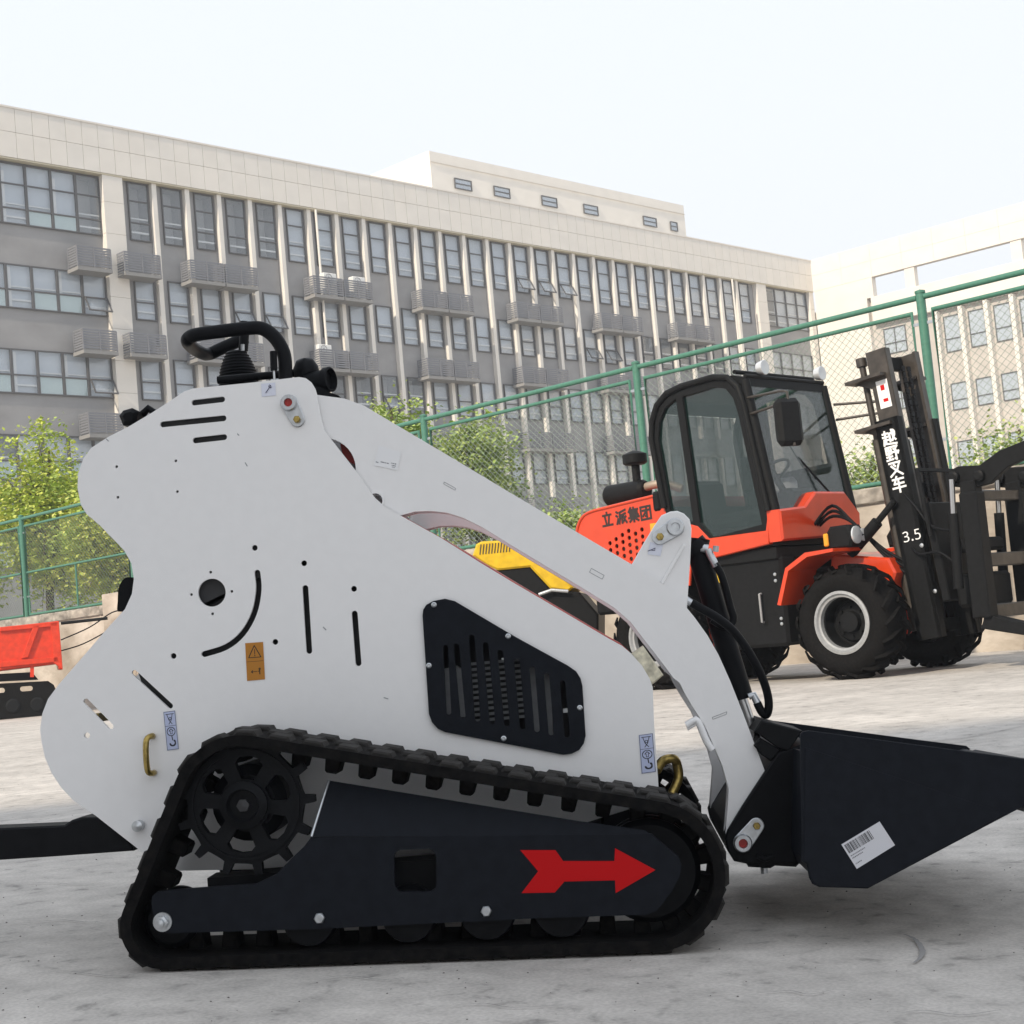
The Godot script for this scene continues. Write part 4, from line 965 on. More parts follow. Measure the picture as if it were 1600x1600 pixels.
func hook_print():
	var im = Image.create(96, 300, false, Image.FORMAT_RGB8)
	im.fill(Color(0.72, 0.75, 0.86))
	var k = Color(0.08, 0.09, 0.16)
	for r in [Rect2i(2, 2, 92, 3), Rect2i(2, 112, 92, 3), Rect2i(2, 295, 92, 3), Rect2i(2, 2, 3, 296), Rect2i(91, 2, 3, 296), Rect2i(16, 20, 66, 5)]: im.fill_rect(r, k)
	for q in [[26, 24, 40, 70], [70, 24, 58, 70], [40, 70, 62, 100], [58, 70, 36, 100]]: line_on(im, Vector2(q[0], q[1]), Vector2(q[2], q[3]), 4, k)
	ring_on(im, Vector2(49, 58), 9, 4, k)
	ring_on(im, Vector2(48, 158), 32, 5, k)
	for q in [[48, 136, 32, 154], [48, 136, 64, 154], [32, 154, 41, 154], [64, 154, 55, 154], [41, 154, 41, 176], [55, 154, 55, 176], [41, 176, 55, 176]]: line_on(im, Vector2(q[0], q[1]), Vector2(q[2], q[3]), 4, k)
	line_on(im, Vector2(50, 190), Vector2(54, 224), 7, k)
	ring_on(im, Vector2(52, 246), 22, 10, k, -0.9, 2.9)
	return im
func warning_print():
	var im = Image.create(150, 300, false, Image.FORMAT_RGB8)
	im.fill(Color(0.70, 0.46, 0.12))
	var k = Color(0.16, 0.1, 0.04)
	im.fill_rect(Rect2i(4, 148, 142, 3), k)
	for q in [[75, 24, 24, 118], [75, 24, 126, 118], [24, 118, 126, 118], [75, 56, 75, 92]]: line_on(im, Vector2(q[0], q[1]), Vector2(q[2], q[3]), 6, k)
	im.fill_rect(Rect2i(71, 100, 9, 9), k)
	line_on(im, Vector2(40, 232), Vector2(86, 232), 5, k); line_on(im, Vector2(40, 232), Vector2(52, 222), 5, k); line_on(im, Vector2(40, 232), Vector2(52, 242), 5, k)
	ring_on(im, Vector2(110, 212), 6, 6, k); line_on(im, Vector2(110, 218), Vector2(110, 252), 9, k); line_on(im, Vector2(96, 232), Vector2(112, 226), 5, k)
	return im
func barcode_print():
	var im = Image.create(320, 170, false, Image.FORMAT_RGB8)
	im.fill(Color(0.8, 0.8, 0.82))
	var k = Color(0.1, 0.1, 0.12)
	var x = 14
	while x < 220:
		var w = rng.randi_range(2, 7); im.fill_rect(Rect2i(x, 12, w, 58), k); x += w + rng.randi_range(2, 6)
	for q in [[14, 84, 120], [14, 100, 90], [14, 138, 46]]:
		var xx = q[0]
		while xx < q[0] + q[2]:
			var w = rng.randi_range(4, 9); im.fill_rect(Rect2i(xx, q[1], w, 7), Color(0.35, 0.35, 0.38)); xx += w + 4
	return im

func make_track(parent, z0, z1, near):
	var t := Node3D.new(); t.name = "track"; parent.add_child(t, true)
	var n = 246
	var circ = [[Vector2(-0.3263, 0.3511), 0.1485], [Vector2(-0.5111, 0.1299), 0.088], [Vector2(0.5099, 0.161), 0.153]]
	# rest the belt on the ground
	for k in [1, 2]: circ[k][0].y = circ[k][1] + 0.009 - 0.045 * circ[k][0].x
	var path = belt_path(circ, n)
	var b = MB.new()
	var th = 0.023
	var nor = []
	for i in n:
		var d = (path[(i + 1) % n] - path[(i + n - 1) % n]).normalized()
		nor.append(Vector2(d.y, -d.x))
	for i in n:
		var j = (i + 1) % n
		var o0 = path[i]; var o1 = path[j]; var i0 = o0 - nor[i] * th; var i1 = o1 - nor[j] * th
		var N0 = Vector3(nor[i].x, nor[i].y, 0); var N1 = Vector3(nor[j].x, nor[j].y, 0)
		b.quadn(Vector3(o0.x, o0.y, z1), Vector3(o0.x, o0.y, z0), Vector3(o1.x, o1.y, z0), Vector3(o1.x, o1.y, z1), N0, N0, N1, N1)
		b.quadn(Vector3(i0.x, i0.y, z0), Vector3(i0.x, i0.y, z1), Vector3(i1.x, i1.y, z1), Vector3(i1.x, i1.y, z0), -N0, -N0, -N1, -N1)
		b.quad(Vector3(i0.x, i0.y, z1), Vector3(o0.x, o0.y, z1), Vector3(o1.x, o1.y, z1), Vector3(i1.x, i1.y, z1))
		b.quad(Vector3(o0.x, o0.y, z0), Vector3(i0.x, i0.y, z0), Vector3(i1.x, i1.y, z0), Vector3(o1.x, o1.y, z0))
	part("belt", b, M.rubber, t)
	var zc = (z0 + z1) / 2; var wd = z1 - z0
	var lug = MB.new()   # stepped tread block, local y outwards
	for q in [[0.0, wd * 0.16, wd * 0.45], [-0.018, -wd * 0.155, wd * 0.155], [0.0, -wd * 0.45, -wd * 0.16]]:
		lug.prism(p2([q[0] - 0.028, -0.004, q[0] + 0.028, -0.004, q[0] + 0.019, 0.009, q[0] - 0.019, 0.009]), q[1], q[2], 0.004)
	var lm = lug.mesh()
	var horn = MB.new()
	horn.prism(p2([-0.019, 0.004, -0.015, -0.034, -0.01, -0.038, 0.01, -0.038, 0.015, -0.034, 0.019, 0.004]), -0.03, 0.03, 0.003)
	var hm = horn.mesh()
	for k in 41:
		var i = k * 6
		var N = nor[i]; var T = Vector2(-N.y, N.x)
		var bs = Basis(Vector3(T.x, T.y, 0), Vector3(N.x, N.y, 0), Vector3(0, 0, 1))
		bs.x = Vector3(-T.x, -T.y, 0) if bs.determinant() < 0 else bs.x
		var l = inst("tread_lug", lm, M.rubber_dusty, t); l.transform = Transform3D(bs, Vector3(path[i].x, path[i].y, zc))
		var at = path[(i + 3) % n] - nor[(i + 3) % n] * th; var N2 = nor[(i + 3) % n]
		var b2 = Basis(Vector3(N2.y, -N2.x, 0), Vector3(N2.x, N2.y, 0), Vector3(0, 0, 1))
		if b2.determinant() < 0: b2.x = -b2.x
		var h = inst("guide_horn", hm, M.rubber, t); h.transform = Transform3D(b2, Vector3(at.x, at.y, zc))
	# drive sprocket with teeth and six openings
	var sp = PackedVector2Array()
	for k in 13:
		for q in [[-0.30, 0.124], [-0.16, 0.126], [-0.10, 0.149], [0.10, 0.149], [0.16, 0.126], [0.30, 0.124]]:
			var a = TAU * (k + q[0]) / 13
			sp.append(circ[0][0] + Vector2(cos(a), sin(a)) * q[1])
	var holes = []
	for k in 6:
		var a = TAU * k / 6 + 0.35
		var pts = PackedVector2Array()
		for q in [[0.055, -0.26], [0.09, -0.34], [0.1, -0.22], [0.102, 0.0], [0.1, 0.22], [0.09, 0.34], [0.055, 0.26]]: pts.append(circ[0][0] + Vector2(cos(a + q[1]), sin(a + q[1])) * q[0])
		holes.append(pts)
	plate("drive_sprocket", sp, holes, zc + 0.075, 0.022, M.black_paint, t)
	var xf = Transform3D(Basis(), Vector3(circ[0][0].x, circ[0][0].y, zc))
	b = MB.new(); b.lathe([Vector2(0.117, 0.07), Vector2(0.117, 0.08), Vector2(0.11, 0.08), Vector2(0.11, 0.07)], xf, 40); b.lathe([Vector2(0.05, -0.1), Vector2(0.05, 0.09), Vector2(0.035, 0.1), Vector2(0.03, 0.085), Vector2(0, 0.085)], xf, 24); part("sprocket_hub", b, M.black_paint, t)
	b = MB.new(); b.lathe([Vector2(0.014, 0.085), Vector2(0.014, 0.096), Vector2(0, 0.1)], xf, 6); part("hub_bolt", b, M.dark_core_steel, t)
	b = MB.new(); b.lathe([Vector2(0, -0.12), Vector2(0.082, -0.12), Vector2(0.082, 0.03), Vector2(0.06, 0.05), Vector2(0, 0.05)], xf, 28); part("drive_motor", b, M.black_paint, t)
	# front idler, rear roller and lower rollers
	for q in [[circ[2][0], 0.108], [circ[1][0], 0.06]]:
		b = MB.new(); b.lathe([Vector2(0.02, -0.05), Vector2(q[1] - 0.012, -0.05), Vector2(q[1], -0.035), Vector2(q[1], -0.018), Vector2(q[1] - 0.03, -0.015), Vector2(q[1] - 0.03, 0.015), Vector2(q[1], 0.018), Vector2(q[1], 0.035), Vector2(q[1] - 0.012, 0.05), Vector2(0.02, 0.05), Vector2(0, 0.05)], Transform3D(Basis(), Vector3(q[0].x, q[0].y, zc)), 40); part("idler_wheel", b, M.black_paint, t)
	for x in [-0.21, 0.0, 0.165, 0.32]:
		b = MB.new(); b.lathe([Vector2(0, -0.08), Vector2(0.055, -0.08), Vector2(0.06, -0.06), Vector2(0.06, 0.06), Vector2(0.055, 0.08), Vector2(0, 0.08)], Transform3D(Basis(), Vector3(x, 0.094 - 0.045 * x, zc)), 28); part("roller", b, M.black_paint, t)
	# the track frame: a vertical lower plate and an inclined upper plate
	var zf = (z1 - 0.012) if near else (z0 + 0.012)
	var low = p2([-0.5329, 0.1656, -0.5304, 0.1813, -0.5189, 0.1896, -0.4452, 0.1902, -0.3094, 0.1884, -0.2648, 0.2046, -0.2298, 0.2347, -0.2009, 0.2575, -0.1859, 0.2748, 0.521, 0.2223, 0.5715, 0.1723, 0.5763, 0.1537, 0.5703, 0.1333, 0.5516, 0.1036, 0.5163, 0.0662, 0.4946, 0.0602, 0.2841, 0.0707, -0.1825, 0.0859, -0.5036, 0.1024, -0.526, 0.1122])
	var hole = slot(p2([0.002, 0.2156, 0.0541, 0.2126, 0.051, 0.1615, -0.0011, 0.1645, 0.002, 0.2156]), 0.018)
	var c = plate("track_frame", low, [Geometry2D.convex_hull(hole)] if near else [], zf if near else zf + 0.012, 0.012, M.charcoal_paint, t)
	var top = p2([-0.1494, 0.3839, 0.3677, 0.2611, 0.5095, 0.2306, 0.5217, 0.219])
	var fold = p2([-0.1845, 0.276, 0.3656, 0.2326, 0.5105, 0.2231, 0.521, 0.2223])
	b = MB.new()
	var zi = zf - 0.06 if near else zf + 0.06
	var zs = []
	for i in 4: zs.append(lerpf(zf, zi, (top[i].y - fold[i].y) / (top[0].y - fold[0].y)))
	for i in 3:
		b.quad(Vector3(fold[i].x, fold[i].y, zf), Vector3(fold[i + 1].x, fold[i + 1].y, zf), Vector3(top[i + 1].x, top[i + 1].y, zs[i + 1]), Vector3(top[i].x, top[i].y, zs[i]))
		b.quad(Vector3(top[i].x, top[i].y, zs[i]), Vector3(top[i + 1].x, top[i + 1].y, zs[i + 1]), Vector3(top[i + 1].x, top[i + 1].y - 0.02, zc), Vector3(top[i].x, top[i].y - 0.02, zc))
	part("frame_cover", b, M.charcoal_paint, t)
	b = MB.new(); b.tube(PackedVector3Array([Vector3(fold[0].x, fold[0].y, zf), Vector3(top[0].x, top[0].y, zi)]), 0.003, 6); part("weld_bead", b, M.zinc if near else M.charcoal_paint, t)
	b = MB.new(); b.box(Vector3((low[0].x + low[11].x) / 2, 0.15, zc), Vector3(0.9, 0.1, 0.08)); part("frame_beam", b, M.black_paint, t)
	if near:
		for q in [[Vector2(-0.1807, 0.1081), 0.0115], [Vector2(0.1666, 0.0945), 0.0115]]:
			b = MB.new(); b.lathe([Vector2(q[1], 0), Vector2(q[1], 0.007), Vector2(q[1] * 0.8, 0.01), Vector2(0, 0.01)], Transform3D(Basis(), Vector3(q[0].x, q[0].y, zf)), 6); part("frame_bolt", b, M.zinc, t)
		var ax = Vector2(-0.5113, 0.1268)
		b = MB.new(); b.lathe([Vector2(0.02, 0), Vector2(0.02, 0.004), Vector2(0, 0.004)], Transform3D(Basis(), Vector3(ax.x, ax.y, zf)), 24); b.lathe([Vector2(0.0145, 0.004), Vector2(0.0145, 0.014), Vector2(0.009, 0.016)], Transform3D(Basis(), Vector3(ax.x, ax.y, zf)), 6); b.lathe([Vector2(0.009, 0.012), Vector2(0.009, 0.026), Vector2(0, 0.028)], Transform3D(Basis(), Vector3(ax.x, ax.y, zf)), 12); part("axle_nut", b, M.zinc, t)
		b = MB.new(); b.prism(p2([0.248, 0.2123, 0.3206, 0.2062, 0.3344, 0.1828, 0.4396, 0.1741, 0.4435, 0.1999, 0.5218, 0.1491, 0.436, 0.1092, 0.4372, 0.1351, 0.3331, 0.1411, 0.3113, 0.1206, 0.2426, 0.1249, 0.281, 0.1663]), zf, zf + 0.0012); part("red_arrow", b, M.decal_red, t)
	return t

func make_loader():
	var o = thing("compact_track_loader", "white compact track loader with black rubber tracks and front bucket", "loader", Vector3(-0.2662, 0, -3.848), deg_to_rad(-3))
	var b
	make_track(o, 0.315, 0.55, true)
	make_track(o, -0.55, -0.315, false)
	# side panels
	var Z = 0.295
	var out = p2([-0.4245, 1.2859, -0.2766, 1.2859, -0.1768, 1.2877, -0.1608, 1.2832, -0.1498, 1.2731, -0.1421, 1.2575, -0.1389, 1.2423, -0.1332, 1.1854, -0.1279, 1.1598, -0.115, 1.1378, -0.0587, 1.0512, -0.0267, 0.9953, -0.0065, 0.9729, 0.0309, 0.9473, 0.1178, 0.888, 0.2024, 0.8233, 0.2677, 0.7752, 0.3559, 0.7122, 0.4705, 0.6299, 0.5001, 0.61, 0.5184, 0.5912, 0.5399, 0.5621, 0.5541, 0.5323, 0.5592, 0.5119, 0.5543, 0.4327, 0.5511, 0.3127, 0.5491, 0.2636, 0.0682, 0.1601, -0.4186, 0.1903, -0.5641, 0.1995, -0.6289, 0.2548, -0.7189, 0.3353, -0.7693, 0.3755, -0.7952, 0.4066, -0.8151, 0.4415, -0.8275, 0.4772, -0.8326, 0.511, -0.8343, 0.5401, -0.8267, 0.5758, -0.8111, 0.6078, -0.7836, 0.6389, -0.7389, 0.6815, -0.6558, 0.7616, -0.6191, 0.7948, -0.6003, 0.8282, -0.5935, 0.8613, -0.5967, 0.8983, -0.6109, 0.9291, -0.6646, 0.9932, -0.6926, 1.021, -0.7044, 1.0443, -0.7092, 1.0833, -0.7054, 1.1156, -0.6911, 1.1484, -0.6714, 1.1718, -0.6277, 1.1943, -0.5813, 1.2121, -0.5239, 1.2392, -0.4802, 1.2617, -0.4458, 1.2806])
	var holes = [
		slot(p2([-0.4232, 1.253, -0.3582, 1.2539]), 0.0066), slot(p2([-0.4998, 1.21, -0.3586, 1.2101]), 0.0068), slot(p2([-0.4269, 1.1656, -0.3605, 1.1665]), 0.0068),
		disc(Vector2(-0.4159, 0.814), 0.0318, 40), slot(spline2(p2([-0.3082, 0.8493, -0.3083, 0.8099, -0.3227, 0.7588, -0.3527, 0.7149, -0.3931, 0.6881, -0.4441, 0.6767])), 0.0068),
		slot(p2([-0.2013, 0.8043, -0.204, 0.6623]), 0.0068), slot(p2([-0.0939, 0.7363, -0.0945, 0.6249]), 0.0068), slot(p2([-0.6075, 0.6493, -0.5307, 0.567]), 0.006),
		slot(p2([-0.7235, 0.5943, -0.6707, 0.533]), 0.0063), disc(Vector2(-0.7267, 0.5177), 0.0068, 20),
		Geometry2D.offset_polygon(p2([0.089, 0.7252, 0.1185, 0.7297, 0.2617, 0.6302, 0.3765, 0.5482, 0.3788, 0.4197, 0.3484, 0.401, 0.0886, 0.4736]), 0.0)[0]]
	for q in p2([-0.6148, 1.1231, -0.4764, 1.123, -0.6169, 1.0522, -0.478, 1.0521, -0.4153, 0.8608, -0.3701, 0.8127, -0.4181, 0.7661, -0.4633, 0.814]): holes.append(disc(q, 0.0033, 10))
	for q in p2([-0.3096, 0.9065, -0.1996, 0.861, -0.0907, 0.7926, -0.2796, 0.6894, -0.5149, 0.6788]): holes.append(disc(q, 0.0066, 16))
	plate("side_panel", out, holes, Z, 0.008, M.white_paint, o)
	var fp = MB.new(); fp.prism(out, -Z - 0.008, -Z); part("side_panel", fp, M.white_paint, o)
	# the body between the panels; solid dark cores stand in for interior shade
	var hull = p2([-0.1388, 1.2082, -0.1233, 1.1445, -0.0646, 1.0518, -0.0327, 0.993, -0.0112, 0.9704, 0.0308, 0.9466, 0.1178, 0.8873, 0.2024, 0.8233, 0.2677, 0.7752, 0.3559, 0.7122, 0.4705, 0.6299, 0.5001, 0.61, 0.5157, 0.5928])
	b = MB.new()
	for i in range(5, hull.size() - 1):
		var a = hull[i] + Vector2(0.0, 0.002); var c = hull[i + 1] + Vector2(0.0, 0.002)
		b.quad(Vector3(a.x, a.y, Z - 0.009), Vector3(c.x, c.y, Z - 0.009), Vector3(c.x, c.y, -Z + 0.001), Vector3(a.x, a.y, -Z + 0.001))
		b.quad(Vector3(a.x, a.y - 0.008, Z - 0.009), Vector3(c.x, c.y - 0.008, Z - 0.009), Vector3(c.x, c.y, Z - 0.009), Vector3(a.x, a.y, Z - 0.009))
	part("engine_cover", b, M.red_paint, o)
	b = MB.new()
	b.prism(p2([-0.521, 1.2165, -0.4272, 1.2698, -0.1965, 1.2645, -0.1588, 1.1806, -0.0884, 1.0483, 0.0119, 0.9316, -0.0007, 0.7842, -0.4652, 0.7689, -0.5757, 0.7791, -0.5716, 0.896, -0.6412, 1.0057, -0.6636, 1.1116, -0.6221, 1.167]), -0.22, 0.22); b.prism(p2([-0.5591, 1.2084, -0.4268, 1.2757, -0.2698, 1.2778, -0.3044, 0.8416, -0.4641, 0.7834, -0.5746, 0.7936, -0.5716, 0.896, -0.655, 1.0218, -0.6636, 1.1116, -0.637, 1.1684]), 0.221, 0.278); part("control_housing", b, M.dark_core_steel, o)
	b = MB.new(); b.prism(p2([-0.5653, 0.2224, -0.5906, 0.5767, -0.6137, 0.6659, -0.4652, 0.7689, -0.3117, 0.8423, -0.0175, 0.844, -0.0173, 0.17]), -0.28, 0.26); part("rear_housing", b, M.dark_core_steel, o)
	b = MB.new(); b.prism(p2([-0.0112, 0.2402, 0.0443, 0.8818, 0.1142, 0.8461, 0.5045, 0.5367, 0.5301, 0.5059, 0.5166, 0.2945]), -0.28, 0.12); part("engine_bay", b, M.dark_core_steel, o)
	# vent cover with slots, and what shows behind it
	var vent = p2([0.0604, 0.7177, 0.0629, 0.7304, 0.0711, 0.7412, 0.0877, 0.7483, 0.1141, 0.7509, 0.1352, 0.7439, 0.2642, 0.6515, 0.3752, 0.5771, 0.3925, 0.5627, 0.4009, 0.5463, 0.4036, 0.529, 0.4003, 0.4185, 0.3944, 0.402, 0.3832, 0.3888, 0.3654, 0.3819, 0.3468, 0.3814, 0.0879, 0.4543, 0.0728, 0.4628, 0.0612, 0.478, 0.0556, 0.4971])
	var vs = [slot(p2([0.1059, 0.6415, 0.1004, 0.4974]), 0.0055), slot(p2([0.1306, 0.6422, 0.1313, 0.4876]), 0.006), slot(p2([0.1668, 0.659, 0.1635, 0.4776]), 0.0063), slot(p2([0.196, 0.6391, 0.1958, 0.4691]), 0.0063), slot(p2([0.2274, 0.6191, 0.2282, 0.4619]), 0.0063), slot(p2([0.2627, 0.5958, 0.2624, 0.4518]), 0.0063), slot(p2([0.2954, 0.5757, 0.2938, 0.442]), 0.006), slot(p2([0.3261, 0.5587, 0.3244, 0.4322]), 0.006), slot(p2([0.3601, 0.5385, 0.3594, 0.4249]), 0.006)]
	plate("vent_cover", vent, vs, 0.3035, 0.008, M.charcoal_paint, o)
	for q in p2([0.0884, 0.7396, 0.2486, 0.6544, 0.0651, 0.605, 0.3934, 0.4815, 0.218, 0.4287]):
		b = MB.new(); b.lathe([Vector2(0.0062, 0), Vector2(0.0062, 0.0025), Vector2(0.004, 0.004), Vector2(0.003, 0.002), Vector2(0, 0.002)], Transform3D(Basis(), Vector3(q.x, q.y, 0.3035)), 12); part("screw", b, M.zinc, o)
	for i in 11:
		var a = Vector2(0.1503, 0.5992) + Vector2(0.0, -i * 0.0128)
		b = MB.new(); b.box(Vector3(a.x + 0.062, a.y, 0.255), Vector3(0.145, 0.0062, 0.012)); part("radiator_fin", b, M.gray_part, o)
	for q in [p2([0.0917, 0.5941, 0.108, 0.5955, 0.104, 0.4841, 0.088, 0.4855]), p2([0.1215, 0.5987, 0.1352, 0.5887, 0.1359, 0.4813, 0.1185, 0.4828]), p2([0.2826, 0.5842, 0.3023, 0.5752, 0.3005, 0.4307, 0.2807, 0.4368]), p2([0.3189, 0.5664, 0.3327, 0.5579, 0.3258, 0.4213, 0.3117, 0.4254])]:
		b = MB.new(); b.prism(q, 0.23, 0.26); part("inner_bracket", b, M.gray_part, o)
	b = MB.new(); b.box(Vector3(Vector2(0.2316, 0.6019).x, Vector2(0.2316, 0.6019).y, 0.25), Vector3(0.011, 0.009, 0.02)); b.box(Vector3(Vector2(0.36, 0.476).x, Vector2(0.36, 0.476).y, 0.25), Vector3(0.012, 0.009, 0.02)); part("inner_clip", b, M.zinc, o)
	# lift arms: two boxed side plates each
	var arm = p2([-0.2465, 1.2644, -0.2084, 1.2725, -0.1433, 1.245, -0.0775, 1.2295, -0.0346, 1.2088, 0.0242, 1.1657, 0.1466, 1.0766, 0.2845, 0.9748, 0.4213, 0.8752, 0.5368, 0.7915, 0.6066, 0.7372, 0.6391, 0.7009, 0.6679, 0.6578, 0.6924, 0.6153, 0.7123, 0.5704, 0.732, 0.5113, 0.7531, 0.438, 0.7695, 0.3753, 0.7891, 0.3027, 0.787, 0.2689, 0.7739, 0.2248, 0.7516, 0.1731, 0.7389, 0.132, 0.7068, 0.1234, 0.6865, 0.1476, 0.6883, 0.1784, 0.701, 0.248, 0.705, 0.2731, 0.6961, 0.3263, 0.6841, 0.3629, 0.6655, 0.4186, 0.6415, 0.465, 0.6274, 0.4963, 0.6207, 0.5155, 0.6076, 0.5281, 0.5803, 0.5722, 0.5491, 0.6211, 0.5241, 0.6609, 0.4913, 0.6957, 0.4101, 0.7569, 0.2737, 0.8571, 0.2121, 0.9039, 0.1704, 0.9299, 0.135, 0.9451, 0.0989, 0.9529, 0.0622, 0.955, 0.0278, 0.9494, -0.0202, 0.9408, -0.0966, 0.9997, -0.2483, 1.148])
	var ah = [disc(Vector2(-0.1383, 1.0704), 0.073, 40), disc(Vector2(-0.0265, 0.9885), 0.0165, 24)]
	for s in [1, -1]:
		var zo = 0.283 if s > 0 else -0.223
		var n := Node3D.new(); n.name = "lift_arm"; o.add_child(n, true)
		plate("arm_plate", arm, ah, zo, 0.01, M.white_paint, n)
		plate("arm_plate", arm, ah, zo - 0.05, 0.01, M.white_paint, n)
		b = MB.new()
		for i in range(7, 21):
			var a = arm[i] + Vector2(0, -0.008); var c = arm[i + 1] + Vector2(0, -0.008)
			b.quad(Vector3(c.x, c.y, zo - 0.009), Vector3(a.x, a.y, zo - 0.009), Vector3(a.x, a.y, zo - 0.051), Vector3(c.x, c.y, zo - 0.051))
		part("arm_top", b, M.white_paint, n)
		b = MB.new(); b.lathe([Vector2(0.0165, -0.001), Vector2(0.0205, -0.001), Vector2(0.0205, 0.004), Vector2(0.0165, 0.004)], Transform3D(Basis(), Vector3(Vector2(-0.0265, 0.9885).x, Vector2(-0.0265, 0.9885).y, zo)), 24); part("bushing", b, M.white_paint, n)
		var lobe = p2([0.5028, 0.8146, 0.5399, 0.7906, 0.5704, 0.8345, 0.5989, 0.8728, 0.617, 0.8945, 0.6381, 0.9013, 0.6541, 0.9012, 0.668, 0.894, 0.6796, 0.8797, 0.6818, 0.8576, 0.672, 0.7884, 0.654, 0.681, 0.6224, 0.6984])
		var zl = 0.265 if s > 0 else -0.241
		b = MB.new(); b.prism(lobe, zl - 0.012, zl, 0.002); part("bracket_lobe", b, M.white_paint, n)
		b = MB.new(); b.prism(slot(p2([0.6598, 0.8207, 0.6044, 0.7432]), 0.0042), zl - 0.001, zl + 0.005, 0.0015); part("bracket_weld", b, M.white_paint, n)
		if s > 0:
			pin_plate("bracket_pin", Vector2(0.6454, 0.8645), Vector2(0.6089, 0.8461), 0.0205, 0.009, zl, n, false)
	b = MB.new(); b.cyl(Vector3(Vector2(-0.0561, 1.1291).x, Vector2(-0.0561, 1.1291).y, -0.22), Vector3(Vector2(-0.0561, 1.1291).x, Vector2(-0.0561, 1.1291).y, 0.22), 0.05, 20); part("torque_tube", b, M.red_paint, o)
	b = MB.new(); b.prism(p2([0.6544, 0.5943, 0.6786, 0.549, 0.7012, 0.4897, 0.6686, 0.4783, 0.6444, 0.5234]), -0.22, 0.23); part("arm_cross_plate", b, M.white_paint, o)
	pin_plate("pivot_pin", Vector2(-0.2034, 1.2292), Vector2(-0.1874, 1.1891), 0.0195, 0.0085, Z, o)
	b = MB.new(); b.prism(p2([0.5183, 0.5897, 0.5471, 0.6057, 0.5861, 0.5364, 0.557, 0.5162]), 0.23, 0.287, 0.003); part("stop_block", b, M.pale_wood, o)
	b = MB.new(); b.tube(spline(p3([0.6261, 0.4203, 0.288, 0.6441, 0.4301, 0.288, 0.6535, 0.4236, 0.288, 0.6664, 0.3828, 0.288, 0.6771, 0.362, 0.288]), 4), 0.008, 8); part("arm_lock", b, M.white_paint, o)
	b = MB.new(); b.prism(p2([0.6226, 0.4293, 0.6493, 0.4397, 0.6562, 0.4235, 0.6277, 0.409]), 0.276, 0.29, 0.002); part("lock_plate", b, M.white_paint, o)
	# tilt cylinder and hoses
	b = MB.new(); b.tube(p3([0.7026, 0.8389, 0.16, 0.697, 0.8125, 0.16, 0.7651, 0.462, 0.16]), 0.026, 16); b.tube(p3([0.6837, 0.8287, 0.16, 0.6967, 0.8095, 0.16]), 0.034, 16); part("tilt_cylinder", b, M.soft_black, o)
	b = MB.new(); b.tube(p3([0.7628, 0.4681, 0.16, 0.7789, 0.3962, 0.16, 0.7906, 0.338, 0.16]), 0.013, 12); part("cylinder_rod", b, M.steel, o)
	b = MB.new(); b.tube(p3([0.7037, 0.8168, 0.18, 0.7195, 0.8123, 0.18]), 0.011, 10); b.tube(p3([0.7188, 0.8119, 0.19, 0.722, 0.7997, 0.19, 0.7338, 0.7705, 0.19]), 0.0088, 10); b.tube(p3([0.7385, 0.8174, 0.19, 0.7357, 0.8043, 0.19]), 0.007, 8); part("hose_fitting", b, M.zinc, o)
	b = MB.new(); b.tube(spline(p3([0.7314, 0.7766, 0.19, 0.7423, 0.7534, 0.19, 0.7504, 0.7172, 0.19, 0.7565, 0.6753, 0.19, 0.7613, 0.6513, 0.19, 0.7555, 0.6371, 0.19, 0.736, 0.633, 0.19, 0.7113, 0.65, 0.19]), 5), 0.0088, 10); part("hydraulic_hose", b, M.soft_black, o)
	b = MB.new(); b.tube(p3([0.606, 0.7378, 0.25, 0.6247, 0.7215, 0.25, 0.6464, 0.7064, 0.25, 0.6692, 0.6883, 0.25]), 0.0085, 10); b.tube(p3([0.7776, 0.4666, 0.19, 0.7882, 0.4701, 0.19, 0.7963, 0.4504, 0.19]), 0.009, 10); part("hose_fitting", b, M.zinc, o)
	b = MB.new(); b.tube(spline(p3([0.6652, 0.6916, 0.25, 0.6868, 0.6765, 0.25, 0.7192, 0.6533, 0.25, 0.7502, 0.6244, 0.24, 0.776, 0.5857, 0.23, 0.7972, 0.543, 0.22, 0.8127, 0.5007, 0.21, 0.8201, 0.4647, 0.2, 0.8194, 0.4384, 0.195, 0.8124, 0.4227, 0.19, 0.8031, 0.4308, 0.19, 0.795, 0.452, 0.19]), 6), 0.0098, 12); part("hydraulic_hose", b, M.soft_black, o)
	# controls on top
	b = MB.new(); b.tube(spline(p3([-0.2265, 1.3005, 0.2, -0.2239, 1.3523, 0.2, -0.2321, 1.3838, 0.2, -0.2497, 1.4117, 0.2, -0.2744, 1.4296, 0.2, -0.3094, 1.4332, 0.2, -0.3632, 1.4325, 0.2, -0.4218, 1.4309, 0.2, -0.4462, 1.4291, 0.19, -0.4623, 1.4255, 0.16, -0.4961, 1.446, -0.02, -0.4925, 1.4452, -0.1, -0.4864, 1.4517, -0.15, -0.4553, 1.462, -0.15, -0.3861, 1.4853, -0.15]), 6), 0.0165, 14); part("hand_rail", b, M.soft_black, o)
	var bt = Vector2(-0.378, 1.335); var tp = Vector2(-0.3583, 1.4215)
	var pr = []
	var k2 = 0
	while k2 <= 22:
		var t = k2 / 22.0
		pr.append(Vector2(lerpf(0.047, 0.022, t * t) + (0.003 if k2 % 2 else 0.0), t * (tp.y - bt.y)))
		k2 += 1
	pr.append(Vector2(0, tp.y - bt.y))
